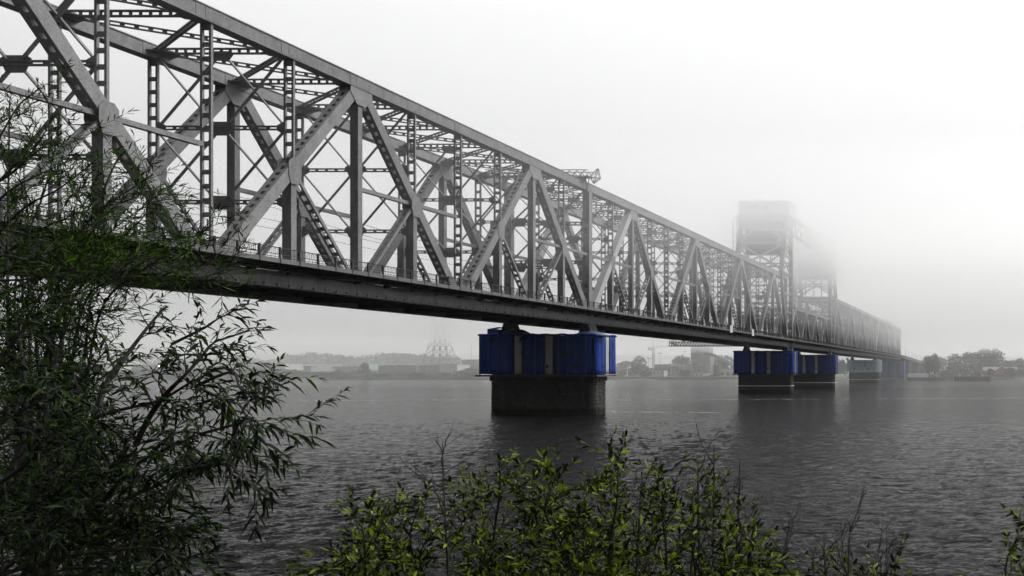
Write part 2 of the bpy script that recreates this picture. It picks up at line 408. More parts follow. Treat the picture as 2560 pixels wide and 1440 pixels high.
# ---- lift towers
def tower():
    root = thing('lift_tower', (XC, 268.0, 0), 'nearer grey steel lift tower with boxy machine house fading into the fog', 'tower', 'lift towers of the bridge')
    st = M['steel']
    lx = 7.45
    for q in (-1, 1):
        x = q*lx
        MB().ladder((x,3.2,14.0),(x,3.2,55.7),1.3,1.2,(1,0,0),0.25,2.2,1.3,0.03,2,0.2,1.0).build('rear_leg', st, root)
        p0 = Vector((x,-18.0,18.0)); p1 = Vector((x,-3.2,55.7))
        pm = p0.lerp(p1, 0.45)
        MB().ladder((x,-9.6,39.5),(x,-3.2,55.7),1.3,1.1,(1,0,0),0.25,2.0,1.4,0.03,2,0.2,1.0).build('front_leg', st, root)
        m = MB(); m.beam((x,-9.6,39.4),(x,-2.6,17.0),0.9,0.8,(1,0,0)); m.build('lower_leg', st, root)
        m = MB()
        lv = [39.6, 45.5, 50.0, 55.2]
        for i, z in enumerate(lv):
            yf = -9.6+6.4*(z-39.5)/16.2
            m.beam((x,yf,z),(x,3.2,z),0.5,0.5)
            if i < 3:
                z2 = lv[i+1]; yf2 = -9.6+6.4*(z2-39.5)/16.2
                m.beam((x+0.1,yf,z),(x+0.1,3.2,z2),0.3,0.35); m.beam((x-0.15,3.2,z),(x-0.15,yf2,z2),0.3,0.35)
        for z in (33.0, 27.0, 21.0): m.beam((x,-9.6+7*(39.4-z)/22.4,z),(x,3.2,z),0.4,0.45)
        m.build('side_bracing', st, root)
    def yf(z): return -9.6+6.4*(z-39.5)/16.2
    m = MB()
    z1, z2 = 49.6, 41.0
    m.beam((-lx+0.6,yf(z1),z1),(lx-0.6,yf(z1),z1),0.75,0.7,(0,0,1))
    for q in (-1, 1):
        m.beam((q*(lx-0.5),yf(z1-0.8)-0.1*q,z1-0.6),(q*(-lx+0.5),yf(z2)-0.1*q,z2),0.62,0.5,(0,0,1))
        m.beam((q*(lx-0.5),yf(50.3),50.3),(q*0.9,yf(56.0),56.2),0.7,0.5,(0,0,1))
        m.box(q*(lx-1.6)-0.9,q*(lx-1.6)+0.9,yf(z1)-0.5,yf(z1)-0.45,z1-1.2,z1+1.2)
    m.build('front_bracing', M['steel_light'], root)
    m = MB()
    for z in (43.0, 44.0, 49.5): m.beam((-lx+0.6,3.2,z),(lx-0.6,3.2,z),0.45,0.4,(0,0,1))
    for x in (-3.0, 0.6, 3.8): m.beam((x,3.0,39.0),(x,3.0,49.0),0.3,0.3)
    for q in (-1, 1): m.beam((q*(lx-0.5),3.3+0.1*q,40.0),(q*(-lx+0.5),3.3+0.1*q,49.0),0.4,0.3,(0,0,1))
    for z in (36.5, 30.5): m.beam((-lx+0.6,3.2,z),(lx-0.6,3.2,z),0.5,0.5,(0,0,1))
    m.build('rear_bracing', st, root)
    cwm = MB().box(-6.2,6.2,-1.9,2.4,46.6,54.4).box(-6.35,6.35,-2.02,2.52,48.6,49.0).box(-6.35,6.35,-2.02,2.52,53.6,54.0).build('counterweight', M['steel_dark'], root)
    m = MB()
    for x in (-5.2,-4.6,-1.9,-1.3,2.6,3.2,5.0): m.tube([(x,0.2,54.42),(x,0.2,57.0)],0.09,0.09,6)
    m.build('counterweight_rope', M['steel_dark'], root)
    m = MB().box(-8.3,8.3,-5.6,4.8,56.9,58.9).box(-7.9,7.9,-5.2,4.4,55.75,56.88)
    m.build('platform', st, root)
    h = MB().box(-7.6,8.9,-5.4,4.6,58.93,63.2).box(-7.9,9.2,-5.7,4.9,63.21,63.55).build('machine_house', M['steel_light'], root)
    for x in (-2.4, 1.2): MB().box(x-0.6,x+0.6,-5.45,-5.405,60.8,62.2).build('window', M['steel_dark'], h)
    m = MB()
    for x in (-9.9,-8.6):
        m.tube([(x,-4.2,40.0),(x,-4.2,57.2),(x+0.4,-4.2,58.3),(x+1.2,-4.2,58.7)],0.14,0.14,6)
    for z in np.arange(40.5,57.5,1.9):
        m.beam((-9.9,-4.2,z),(-8.6,-4.2,z),0.1,0.1,(0,1,0)); m.beam((-9.9,-4.2,z),(-8.6,-4.2,z+1.8),0.08,0.08,(0,1,0))
    m.build('stair_frame', st, root)
    m = MB()
    for x in (4.2, 5.0): m.tube([(x,yf(40.5)-0.6,40.5),(x,yf(56.5)-0.6,56.5)],0.07,0.07,5)
    for z in np.arange(41,56,0.7): m.beam((4.2,yf(z)-0.6,z),(5.0,yf(z)-0.6,z),0.06,0.06,(0,1,0))
    m.build('ladder', st, root)
    return root
tw = tower()
t2 = copy_tree(tw); t2.location = (XC, 340.0, 0); t2.scale.y = -1
t2['label'] = 'farther lift tower, its upper half lost in the fog'
m = MB()
for q in (-1, 1):
    x = q*6.6
    m.box(x-0.4,x+0.4,273.1,334.9,60.2,61.4); m.box(x-0.4,x+0.4,273.1,334.9,54.2,55.4)
    ys = np.linspace(273.5,334.5,9)
    for a, b in zip(ys[:-1], ys[1:]):
        m.beam((x,a,55.4),(x,b,60.2),0.5,0.5); m.beam((x,b,55.4),(x,b,60.2),0.4,0.4)
o = m.build('link_girder', M['steel'], None, (XC,0,0)); tag(o, 'long dim girder bridging the tops of both lift towers in fog', 'girder')
# ------------------------------------------------------------------ piers and their tarpaulin enclosures
def brick_stone(name, base, bw=1.4, bh=0.62):
    m = mat(name, base, 0.9, 0.25, 0.7, stain=(0.11,0.105,0.10), stain_amt=0.5, spec=0.2, bump=0.6, bscale=5)
    nt = m.node_tree; N = nt.nodes; Lk = nt.links; b = N['Principled BSDF']          # wet algae band just above the water
    src = b.inputs['Base Color'].links[0].from_socket
    tc = N.new('ShaderNodeTexCoord'); sp = N.new('ShaderNodeSeparateXYZ'); n = N.new('ShaderNodeTexNoise'); n.inputs['Scale'].default_value = 0.9; n.inputs['Detail'].default_value = 5
    Lk.new(tc.outputs['Object'], sp.inputs['Vector']); Lk.new(tc.outputs['Object'], n.inputs['Vector'])
    ma = N.new('ShaderNodeMath'); ma.operation = 'MULTIPLY_ADD'; ma.inputs[1].default_value = -1.4; Lk.new(n.outputs['Fac'], ma.inputs[0]); Lk.new(sp.outputs['Z'], ma.inputs[2])
    mr = N.new('ShaderNodeMapRange'); mr.inputs['From Min'].default_value = 0.1; mr.inputs['From Max'].default_value = 0.6; mr.inputs['To Min'].default_value = 0.85; mr.inputs['To Max'].default_value = 0.0
    Lk.new(ma.outputs[0], mr.inputs['Value'])
    mx = N.new('ShaderNodeMix'); mx.data_type = 'RGBA'; mx.inputs[7].default_value = (0.012,0.015,0.009,1)
    Lk.new(mr.outputs['Result'], mx.inputs[0]); Lk.new(src, mx.inputs[6]); Lk.new(mx.outputs[2], b.inputs['Base Color'])
    return m
M['stone'] = brick_stone('dark_granite', (0.055,0.054,0.052))
M['white_paint'] = mat('white_waterline_paint', (0.6,0.6,0.58), 0.7, 0.2, 1.5)
def tarp_mat(name, base, fold=0.35, var=0.12):
    m = mat(name, base, 0.5, var, 0.5, spec=0.2, stain=(base[0]*0.6+0.012, base[1]*0.5+0.012, base[2]*0.4+0.012), stain_amt=0.55, stretch=(1.6,1.6,0.22))
    nt = m.node_tree; N = nt.nodes; Lk = nt.links; b = N['Principled BSDF']
    tc = N.new('ShaderNodeTexCoord'); mp = N.new('ShaderNodeMapping'); mp.inputs['Scale'].default_value = (1.0,1.0,0.16); mp.inputs['Rotation'].default_value = (0.25,0.2,0.0)
    n = N.new('ShaderNodeTexNoise'); n.inputs['Scale'].default_value = 2.2; n.inputs['Detail'].default_value = 5; n.inputs['Distortion'].default_value = 0.8
    n2 = N.new('ShaderNodeTexNoise'); n2.inputs['Scale'].default_value = 1.1; n2.inputs['Detail'].default_value = 4
    ad = N.new('ShaderNodeMath'); ad.operation = 'ADD'
    bp = N.new('ShaderNodeBump'); bp.inputs['Strength'].default_value = fold; bp.inputs['Distance'].default_value = 0.2
    Lk.new(tc.outputs['Object'], mp.inputs['Vector']); Lk.new(mp.outputs['Vector'], n.inputs['Vector']); Lk.new(tc.outputs['Object'], n2.inputs['Vector'])
    Lk.new(n.outputs['Fac'], ad.inputs[0]); Lk.new(n2.outputs['Fac'], ad.inputs[1])
    Lk.new(ad.outputs[0], bp.inputs['Height']); Lk.new(bp.outputs['Normal'], b.inputs['Normal'])
    return m
M['tarp'] = tarp_mat('blue_tarpaulin', (0.002,0.046,0.29))
M['tarp_white'] = tarp_mat('translucent_white_sheet', (0.45,0.46,0.47))
M['tarp_pale'] = mat('pale_blue_corrugated_sheet', (0.33,0.42,0.48), 0.5, 0.2, 0.5, stain=(0.2,0.2,0.2), stain_amt=0.4, stretch=(1,1,0.25))
M['pole'] = mat('rusty_scaffold_tube', (0.13,0.075,0.05), 0.7, 0.2, 2)
M['patch'] = mat('black_patch', (0.012,0.012,0.014), 0.6)
M['bearing'] = mat('bearing_steel', (0.06,0.06,0.06), 0.7, 0.2, 1.0)

def stone_body(x0, x1, y0, y1, z0, z1, seed, nrow, rnd=0.35, round_end=False):
    """coursed masonry: blocks with recessed joints round a core"""
    rg = random.Random(seed); m = MB()
    cy = (y0+y1)/2; r = (y1-y0)/2
    # outline, counter-clockwise
    out = []
    if round_end:
        for k in range(15):
            a = -math.pi/2+math.pi*k/14; out.append((x1-r+r*math.cos(a), cy+r*math.sin(a)))
        for k in range(15):
            a = math.pi/2+math.pi*k/14; out.append((x0+r+r*math.cos(a), cy+r*math.sin(a)))
    else:
        c = rnd*2
        out = [(x0+c,y0),(x1-c,y0),(x1-c*0.4,y0+c*0.4),(x1,y0+c),(x1,y1-c),(x1-c,y1),(x0+c,y1),(x0,y1-c),(x0,y0+c),(x0+c*0.4,y0+c*0.4)]
    core = [(cx0+(0.1 if cx0 < (x0+x1)/2 else -0.1), yy+(0.1 if yy < cy else -0.1)) for cx0, yy in out]
    m.prism([(p[0],p[1],z0) for p in core], (0,0,z1-z0))
    hh = (z1-z0)/nrow
    for i in range(nrow):
        za = z0+i*hh+0.025; zb = z0+(i+1)*hh-0.025
        for k in range(len(out)):
            a = Vector((*out[k],0)); b = Vector((*out[(k+1) % len(out)],0)); Ls = (b-a).length
            if Ls < 0.05: continue
            d = (b-a)/Ls; nrm = Vector((d.y,-d.x,0))
            cuts = [0.0]
            if Ls > 2.2:
                t = rg.uniform(0.5,1.6)
                while t < Ls-0.5: cuts.append(t); t += rg.uniform(1.0,1.9)
            cuts.append(Ls)
            for c0, c1 in zip(cuts[:-1], cuts[1:]):
                p = a+d*(c0+0.02); q = a+d*(c1-0.02); pr = rg.uniform(-0.02,0.05)
                e = 0.05
                in0 = p-nrm*0.1; in1 = q-nrm*0.1; o0 = p+nrm*pr+d*e; o1 = q+nrm*pr-d*e
                m.hexa([(in0.x,in0.y,za),(in1.x,in1.y,za),(o1.x,o1.y,za+e),(o0.x,o0.y,za+e),(in0.x,in0.y,zb),(in1.x,in1.y,zb),(o1.x,o1.y,zb-e),(o0.x,o0.y,zb-e)])
    return m

def corrug(pts, z0, z1, amp, n_per, rg, top_wave=0.05):
    """hanging sheet along a polyline in plan: (x, y) points, gentle folds, thickness 3 cm"""
    m = MB(); P = []
    for (a, b) in zip(pts[:-1], pts[1:]):
        a = Vector((*a,0)); b = Vector((*b,0)); Ls = (b-a).length; n = max(2, int(Ls*n_per)); d = (b-a)/Ls; nr = Vector((d.y,-d.x,0))
        for i in range(n + (1 if (b.x, b.y) == tuple(pts[-1]) else 0)):
            P.append((a+d*(Ls*i/n), nr))
    ph = [rg.uniform(0,6.28) for _ in range(4)]
    rows = 9; grid = []
    for r in range(rows):
        t = r/(rows-1); row = []
        for i, (p, nr) in enumerate(P):
            w = amp*(math.sin(i*0.9+ph[0]+2.0*t)+0.6*math.sin(i*0.37+ph[1]-1.3*t)+0.5*math.sin(i*1.7+ph[2]))*0.5
            z = z0+(z1-z0)*t
            if r == 0: z -= 0.03*math.sin(i*0.5+ph[3])
            if r == rows-1: z += top_wave*math.sin(i*0.31+ph[3])
            row.append((p+nr*(w*0.5), nr, z))
        grid.append(row)
    n0 = len(m.v); C = len(P)
    for side in (0, 1):
        for row in grid:
            for (p, nr, z) in row:
                q = p-nr*(0.03*side); m.v.append((q.x,q.y,z))
    off = rows*C
    for r in range(rows-1):
        for i in range(C-1):
            a = n0+r*C+i
            m.f.append((a,a+1,a+1+C,a+C)); m.f.append((a+off,a+off+C,a+off+C+1,a+off+1))
    for i in range(C-1):
        for r in (0, rows-1):
            a = n0+r*C+i; m.f.append((a,a+off,a+off+1,a+1) if r == 0 else (a,a+1,a+1+off,a+off))
    for r in range(rows-1):
        for i in (0, C-1):
            a = n0+r*C+i; m.f.append((a,a+C,a+C+off,a+off) if i == 0 else (a,a+off,a+off+C,a+C))
    return m

def tarp_enclosure(Yc, label, seed, z0=6.9, z1=13.45):
    rg = random.Random(seed)
    x0, x1 = -10.15, 9.75; ya, yb = -3.25, 3.25; c = 0.55
    root = thing('tarpaulin_enclosure', (XC, Yc, 0), label, 'tarpaulin', 'blue tarpaulin enclosures round the pier heads')
    W = x1-x0
    f1, f2, f3, f4 = x0+0.31*W*0.985, x0+0.392*W*0.985, x0+0.57*W*0.985, x0+0.652*W*0.985
    def sheet(name, a, b, mt, y=ya):
        corrug([(a,y),(b,y)], z0, z1, 0.10, 3.0, rg).build(name, mt, root, smooth=True)
    sheet('blue_sheet', x0+0.1, f1, M['tarp']); sheet('white_strip', f1+0.005, f2-0.005, M['tarp_white']); sheet('blue_sheet', f2, f3, M['tarp'])
    sheet('white_strip', f3+0.005, f4-0.005, M['tarp_white']); sheet('blue_sheet', f4, x1-c, M['tarp'])
    w1, w2 = ya+c+2.2, ya+c+3.9
    corrug([(x1-c+0.01,ya),(x1,ya+c),(x1,w1)], z0-0.05, z1, 0.14, 3.0, rg).build('blue_sheet', M['tarp'], root, smooth=True)
    corrug([(x1,w1+0.005),(x1,w2-0.005)], z0, z1, 0.08, 3.0, rg).build('white_strip', M['tarp_white'], root, smooth=True)
    corrug([(x1,w2),(x1,yb)], z0, z1, 0.08, 3.0, rg).build('blue_sheet', M['tarp'], root, smooth=True)
    corrug([(x1,yb+0.01),(x0,yb+0.01)], z0, z1, 0.1, 2.0, rg).build('blue_sheet', M['tarp'], root, smooth=True)
    corrug([(x0,yb),(x0,ya)], z0, z1, 0.1, 2.0, rg).build('blue_sheet', M['tarp'], root, smooth=True)
    # draped roof edge roll
    m = MB()
    pts = [(x0+0.1,ya),(x0+4,ya-0.02),(x0+9,ya-0.02),(x1-c-3,ya-0.02),(x1-c,ya),(x1,ya+c),(x1+0.05,yb),(x0,yb),(x0,ya+0.1)]
    dn = []
    for a, b in zip(pts[:-1], pts[1:]):
        n = max(2, int(math.hypot(b[0]-a[0], b[1]-a[1])/0.6))
        for i in range(n): dn.append((a[0]+(b[0]-a[0])*i/n, a[1]+(b[1]-a[1])*i/n, z1+0.06+rg.uniform(-0.07,0.09)))
    dn.append((*pts[-1], z1)); m.tube(dn, 0.17, 0.17, 7).build('rolled_edge', M['tarp'], root, smooth=True)
    MB().box(x0+0.25,x1-0.25,ya+0.25,yb-0.25,z1-0.35,z1-0.1).build('roof_sheet', M['tarp'], root)
    m = MB()
    m.box(x0-0.3,x1-0.45,ya-0.42,ya-0.1,z0-0.42,z0-0.12); m.box(x1-0.42,x1+0.1,ya-0.3,yb+0.3,z0-0.4,z0-0.13); m.box(x0-0.3,x0,ya-0.05,yb+0.3,z0-0.4,z0-0.13)
    m.box(x0+0.05,x1-0.5,ya-0.08,yb+0.2,z0-0.3,z0-0.16)
    for x in np.arange(x0+1, x1-1, 2.4): m.box(x-0.08,x+0.08,ya-0.7,ya-0.43,z0-0.36,z0-0.2)
    m.build('support_beam', M['steel_dark'], root)
    pm = MB().tube([(0,0,z0-0.2),(0,0,z1+0.05)],0.045,0.045,6).mesh('scaffold_pole', M['pole'])
    for x in (0.35,1.9,3.4,4.9,7.3,9.6,11.2,12.6,13.5,15.0,16.4,18.0):
        add('scaffold_pole', pm, root, (x0+x, ya-0.14, 0))
    for y in (ya+1.5, ya+2.7, ya+4.15, ya+5.4): add('scaffold_pole', pm, root, (x1+0.13, y, 0))
    pt = MB().box(-0.2,0.2,-0.015,0.015,-0.25,0.25).mesh('patch', M['patch'])
    for (x, z, s) in ((2.7,12.6,1.4),(f1-x0+1.25,12.7,1.5),(f1-x0+1.3,10.5,0.8),(8.5,8.3,1.2),(f3-x0+0.45,8.2,1.1),(14.2,12.7,1.0),(14.3,10.3,1.9),(14.4,8.4,1.1),(16.6,8.2,1.2),(7.6,8.4,0.8)):
        o = add('patch', pt, root, (x0+x, ya-0.2, z)); o.scale = (s,1,s)
    for (y, z) in ((ya+1.9,8.2),(ya+4.3,10.5)):
        o = add('patch', pt, root, (x1+0.19, y, z)); o.rotation_euler.z = R(90)
    return root
def stone_pier(Yc, label, seed, mark):
    root = thing('stone_pier', (XC, Yc, 0), label, 'bridge pier', 'stone bridge piers')
    x0, x1 = -8.95, 8.75
    stone_body(x0, x1, -2.4, 2.4, -1.5, 5.7, seed, 11).build('masonry', M['stone'], root)
    stone_body(x0-0.2, x1+0.2, -2.6, 2.6, 5.72, 6.55, seed+1, 1).build('cap_course', M['stone'], root)
    MB().box(x0+0.4,x1-0.4,-2.2,2.2,6.55,13.0).build('pier_head', M['stone'], root)
    if mark:
        MB().box(x0-0.06,x1+0.06,-2.47,2.47,2.25,2.55).build('waterline_mark', M['white_paint'], root)
    for q in (-1, 1):
        m = MB()
        m.prism([(q*HX-1.5,-1.3,13.02),(q*HX+1.5,-1.3,13.02),(q*HX+0.95,-1.3,14.2),(q*HX+0.5,-1.3,15.5),(q*HX-0.5,-1.3,15.5),(q*HX-0.95,-1.3,14.2)], (0,2.6,0))
        m.build('bearing', M['bearing'], root)
    return root
stone_pier(136.45, 'nearest dark masonry pier under the brightest blue tarpaulin', 3, False)
stone_pier(268.0, 'dark masonry pier with white waterline stripe below the nearer lift tower', 5, True)
stone_pier(340.0, 'dark masonry pier with white waterline stripe below the farther lift tower', 7, True)
e1 = tarp_enclosure(136.45, 'nearest bright blue tarpaulin box with white strips round a pier head', 11)
e2 = tarp_enclosure(268.0, 'dark blue tarpaulin box with two grey strips under the nearer lift tower', 12, 6.4, 13.9)
e3 = tarp_enclosure(340.0, 'dark blue tarpaulin box partly hidden behind another, under the farther lift tower', 13, 6.4, 14.0)
# bundles on top of the nearest enclosure
def lump(w, d, h, seed, n=16, r=7):
    rg = random.Random(seed); m = MB(); n0 = 0
    for j in range(r+1):
        t = j/r; rad = math.cos(t*math.pi/2)**0.55
        for i in range(n):
            a = 2*math.pi*i/n; k = rad*(1+rg.uniform(-0.1,0.1))
            ca = math.copysign(abs(math.cos(a))**0.6, math.cos(a)); sa = math.copysign(abs(math.sin(a))**0.6, math.sin(a))
            m.v.append((w/2*k*ca, d/2*k*sa, h*t*(1+rg.uniform(-0.06,0.06))))
    for j in range(r):
        for i in range(n):
            a = j*n+i; b = j*n+(i+1) % n; m.f.append((a,b,b+n,a+n))
    m.f.append(tuple(reversed(range(n)))); m.f.append(tuple(r*n+i for i in range(n)))
    return m
M['canvas'] = mat('dark_green_canvas', (0.03,0.035,0.03), 0.8, 0.2, 1.5)
M['film'] = mat('clear_plastic_film', (0.13,0.21,0.30), 0.3, 0.35, 2.5, bump=0.5, bscale=6)
o = lump(4.6, 2.2, 1.15, 5).build('canvas_cover', M['canvas'], None, at(1281, 836, 133.5)+Vector((0,1.2,-0.15))); tag(o, 'dark canvas cover heaped over the far bearing on top of the nearest pier', 'cover')
o = lump(5.6, 2.4, 0.8, 6).build('plastic_cover', M['film'], None, at(1478, 838, 133.5)+Vector((-0.6,1.0,-0.1))); tag(o, 'pale plastic sheeting bundled round the near bearing on the first pier', 'cover')
o = MB().box(-0.95,0.95,-0.8,0.8,0,0.95).prism([(-0.97,-0.82,0.953),(0.97,-0.82,1.3),(0.97,0.82,1.3),(-0.97,0.82,0.953)],(0,0,0.04)).build('blue_crate', M['tarp'], None, at(1236, 837, 134.0)+Vector((0,0.4,-0.05))); tag(o, 'small blue box on the far corner of the nearest tarpaulin roof', 'box')

# ---- round-ended pale pier
def stadium(x0, x1, r, n=18):
    return [(x1-r+r*math.cos(-math.pi/2+math.pi*k/n), r*math.sin(-math.pi/2+math.pi*k/n)) for k in range(n+1)] + [(x0+r+r*math.cos(math.pi/2+math.pi*k/n), r*math.sin(math.pi/2+math.pi*k/n)) for k in range(n+1)]
root = thing('stone_pier', (XC, 472, 0), 'round ended grey pier with a thin pale waterline stripe, beneath corrugated sheets', 'bridge pier', 'stone bridge piers')
stone_body(-8.6, 9.6, -3.0, 3.0, -1.5, 6.6, 21, 9, 0.3, True).build('masonry', M['stone'], root)
pts = stadium(-8.68, 9.68, 3.08); m = MB(); m.prism([(p[0],p[1],2.1) for p in pts], (0,0,0.3)); m.build('waterline_mark', M['white_paint'], root)
for q in (-1, 1):
    MB().prism([(q*HX-1.4,-1.2,13.2),(q*HX+1.4,-1.2,13.2),(q*HX+0.5,-1.2,15.5),(q*HX-0.5,-1.2,15.5)], (0,2.4,0)).build('bearing', M['bearing'], root)
root = thing('corrugated_enclosure', (XC, 472, 0), 'pale blue corrugated drum wrapped round the rounded pier head', 'enclosure')
pts = stadium(-9.7, 10.9, 3.9, 14); m = MB(); pl = []
for a, b in zip(pts, pts[1:]+pts[:1]):
    Ls = math.hypot(b[0]-a[0], b[1]-a[1]); n = max(1, int(Ls/0.28))
    for i in range(n): pl.append((a[0]+(b[0]-a[0])*i/n, a[1]+(b[1]-a[1])*i/n))
pl2 = []
for i, p in enumerate(pl):
    k = 1+(0.006 if i % 2 else -0.006); pl2.append(((p[0]-0.6)*k+0.6, p[1]*(1+(0.02 if i % 2 else -0.02))))
m.prism([(p[0],p[1],6.7) for p in pl2], (0,0,7.0)); m.build('sheet_wall', M['tarp_pale'], root)
for (x, z) in ((-5.0,8.4),(1.5,10.6),(3.2,8.6)):
    MB().box(x-0.35,x+0.35,-4.12,-4.05,z-0.4,z+0.4).build('hatch', M['patch'], root)
MB().box(-10.2,-9.0,-1.2,1.2,13.72,15.0).build('roof_box', M['tarp_pale'], root)
# ---- wrapped abutment pier on the far bank
root = thing('abutment_pier', (XC, 606, 0), 'blue wrapped abutment with two drab strips on the far bank, below the last truss end', 'bridge pier')
MB().box(-8.6,9.6,-2.5,4,-1.5,2.6).build('base', M['stone'], root)
rg = random.Random(4)
for a, b, mt, nm in ((-8.4,-4.9,M['tarp'],'blue_sheet'),(-4.88,-2.5,M['stone'],'drab_strip'),(-2.48,2.9,M['tarp'],'blue_sheet'),(2.92,4.8,M['stone'],'drab_strip'),(4.82,9.6,M['tarp'],'blue_sheet')):
    corrug([(a,-2.6),(b,-2.6)],2.4,14.4,0.1,1.5,rg).build(nm, mt, root, smooth=True)
corrug([(9.62,-2.6),(9.62,4)],2.4,14.4,0.1,1.5,rg).build('blue_sheet', M['tarp'], root, smooth=True)
MB().box(-8.3,9.4,-2.4,3.8,2.61,15.2).build('pier_head', M['stone'], root)

# ---- inspection gantries, boards, wires
st = M['steel']
def lattice_beam(p0, p1, h, w, n, t=0.12, axis=(0,1,0)):
    m = MB(); p0 = Vector(p0); p1 = Vector(p1); ax = Vector(axis)
    for q in (-1, 1):
        o = ax*(q*w/2)
        m.beam(p0+o, p1+o, t, t); m.beam(p0+o+Vector((0,0,h)), p1+o+Vector((0,0,h)), t, t)
        for i in range(n):
            a = p0.lerp(p1, i/n)+o; b = p0.lerp(p1, (i+1)/n)+o; c = (a+b)/2+Vector((0,0,h))
            m.beam(a, c, t*0.7, t*0.7); m.beam(c, b, t*0.7, t*0.7)
    for i in range(n+1):
        a = p0.lerp(p1, i/n); m.beam(a-ax*(w/2), a+ax*(w/2), t*0.7, t*0.7)
    return m
root = thing('inspection_gantry', (XC,134,0), 'thin lattice inspection gantry riding across the top chords with an upturned prow', 'gantry')
lattice_beam((-9.0,0,40.1),(8.2,0,40.1),1.0,1.6,14).build('lattice_beam', st, root)
MB().box(-9.0,8.2,-0.7,0.7,39.98,40.03).build('platform', M['steel_dark'], root)
m = MB(); a = at(1484,458,134)-Vector((XC,134,0)); b = at(1495,422,134)-Vector((XC,134,0)); c = at(1500,446,134)-Vector((XC,134,0)); d0 = at(1486,456,134)-Vector((XC,134,0)); e = at(1475,442,134)-Vector((XC,134,0))
for q in (-0.22, 0.22):
    o = Vector((0,q,0))
    for p, s_ in ((a,b),(b,c),(c,d0),(a,c),(e,b),(e,a),(e,c)): m.beam(p+o, s_+o, 0.09, 0.09)
for p in (a,b,c,d0): m.beam(p-Vector((0,0.22,0)), p+Vector((0,0.22,0)), 0.08, 0.08)
m.build('prow', st, root)
m = MB()
for q in (-1, 1):
    m.box(q*HX-0.5,q*HX+0.5,-0.7,0.7,39.45,39.97)
m.beam((8.0,0,40.1),(7.6,0,37.6),0.1,0.1); m.beam((7.4,0,40.0),(7.6,0,37.6),0.1,0.1)
m.build('wheel_carriage', M['steel_dark'], root)
root = thing('inspection_gantry', (XC,536,0), 'faint small gantry on top of the far hazy truss', 'gantry')
lattice_beam((-9.0,0,40.1),(9.6,0,40.1),1.3,1.6,10,0.16).build('lattice_beam', st, root)
m = MB()
for q in (-1, 1): m.box(q*HX-0.5,q*HX+0.5,-0.7,0.7,39.45,39.97)
m.build('wheel_carriage', M['steel_dark'], root)
root = thing('underslung_gantry', (XC,213,0), 'dark lattice inspection cradle slung beneath the deck before the second pier', 'gantry')
lattice_beam((-10.3,0,14.1),(10.6,0,14.1),1.05,1.5,26,0.13).build('lattice_beam', M['steel_dark'], root)
MB().box(-10.3,10.6,-0.7,0.7,13.96,14.03).build('platform', M['steel_dark'], root)
m = MB()
for y in (-0.7,0.7):
    for x in (-10.2,-9.0): m.beam((x,y,14.1),(x,y,15.6),0.07,0.07)
    m.beam((-10.2,y,15.5),(-9.0,y,15.5),0.06,0.06); m.beam((-10.2,y,14.8),(-9.0,y,14.8),0.06,0.06)
for q in (-1, 1): m.beam((q*HX,0,15.15),(q*HX,0,15.52),0.4,0.4)
m.build('hanger', M['steel_dark'], root)
M['board'] = mat('white_board', (0.62,0.62,0.6), 0.6, 0.1, 1)
for i, (px, py, lab) in enumerate(((1827,823,'small white board hung on the railing, the nearer of two'),(1881,832,'small white board hung on the railing, nearer the first lift tower'))):
    Y = 65.2*F/(PX-px); p = at(px, py, Y)
    root = thing('railing_board', (XC+10.62, Y, p.z), lab, 'board', 'white boards on the bridge railing')
    MB().box(-0.03,0.03,-1.0,1.0,-0.85,0.95).build('panel', M['board'], root)
    MB().box(-0.09,-0.035,-0.6,-0.5,-0.9,1.0).box(-0.09,-0.035,0.5,0.6,-0.9,1.0).build('bracket', M['steel_dark'], root)
for i, (x, z, sag, lab) in enumerate(((-2.2,22.9,0.12,'thin straight lower wire over the track away from the walkway'),(-2.2,25.2,1.0,'thin sagging upper wire over the track away from the walkway'),(2.4,22.9,0.12,'thin straight lower wire over the track nearer the walkway'),(2.4,25.2,1.0,'thin sagging upper wire over the track nearer the walkway'))):
    pts = []
    for k in range(0, 129):
        y = 20.5+k*2.0625; t = (k % 16)/16
        pts.append((XC+x, y, z-sag*4*t*(1-t)))
    o = MB().tube(pts, 0.022, 0.022, 4).build('overhead_wire', M['steel_dark']); tag(o, lab, 'wire', 'overhead wires inside the bridge')
# ------------------------------------------------------------------ world, light, camera
w = bpy.data.worlds.new("World"); SC.world = w; w.use_nodes = True
nt = w.node_tree; N = nt.nodes; Lk = nt.links
bg = N['Background']; bg.inputs['Strength'].default_value = 0.1
SUN_EL, SUN_AZ = R(46), R(58)         # azimuth clockwise from the bridge axis (+Y): light comes from the river side
sky = N.new('ShaderNodeTexSky'); sky.sky_type = 'NISHITA'; sky.sun_disc = False; sky.sun_elevation = SUN_EL; sky.sun_rotation = SUN_AZ
hs = N.new('ShaderNodeHueSaturation'); hs.inputs['Saturation'].default_value = 0.03
Lk.new(sky.outputs['Color'], hs.inputs['Color'])
tc = N.new('ShaderNodeTexCoord'); sp = N.new('ShaderNodeSeparateXYZ'); Lk.new(tc.outputs['Generated'], sp.inputs['Vector'])
cr = N.new('ShaderNodeValToRGB')                        # overcast dome: grey at the horizon, white overhead
E = cr.color_ramp.elements
SKY = SKYV
for i, (p, v) in enumerate(SKY):
    e = E[i] if i < 2 else E.new(p)
    e.position = p; e.color = (v/16*0.992, v/16*0.994, v/16, 1)
Lk.new(sp.outputs['Z'], cr.inputs['Fac'])
sc = N.new('ShaderNodeVectorMath'); sc.operation = 'SCALE'; sc.inputs['Scale'].default_value = 16.0; Lk.new(cr.outputs['Color'], sc.inputs[0])
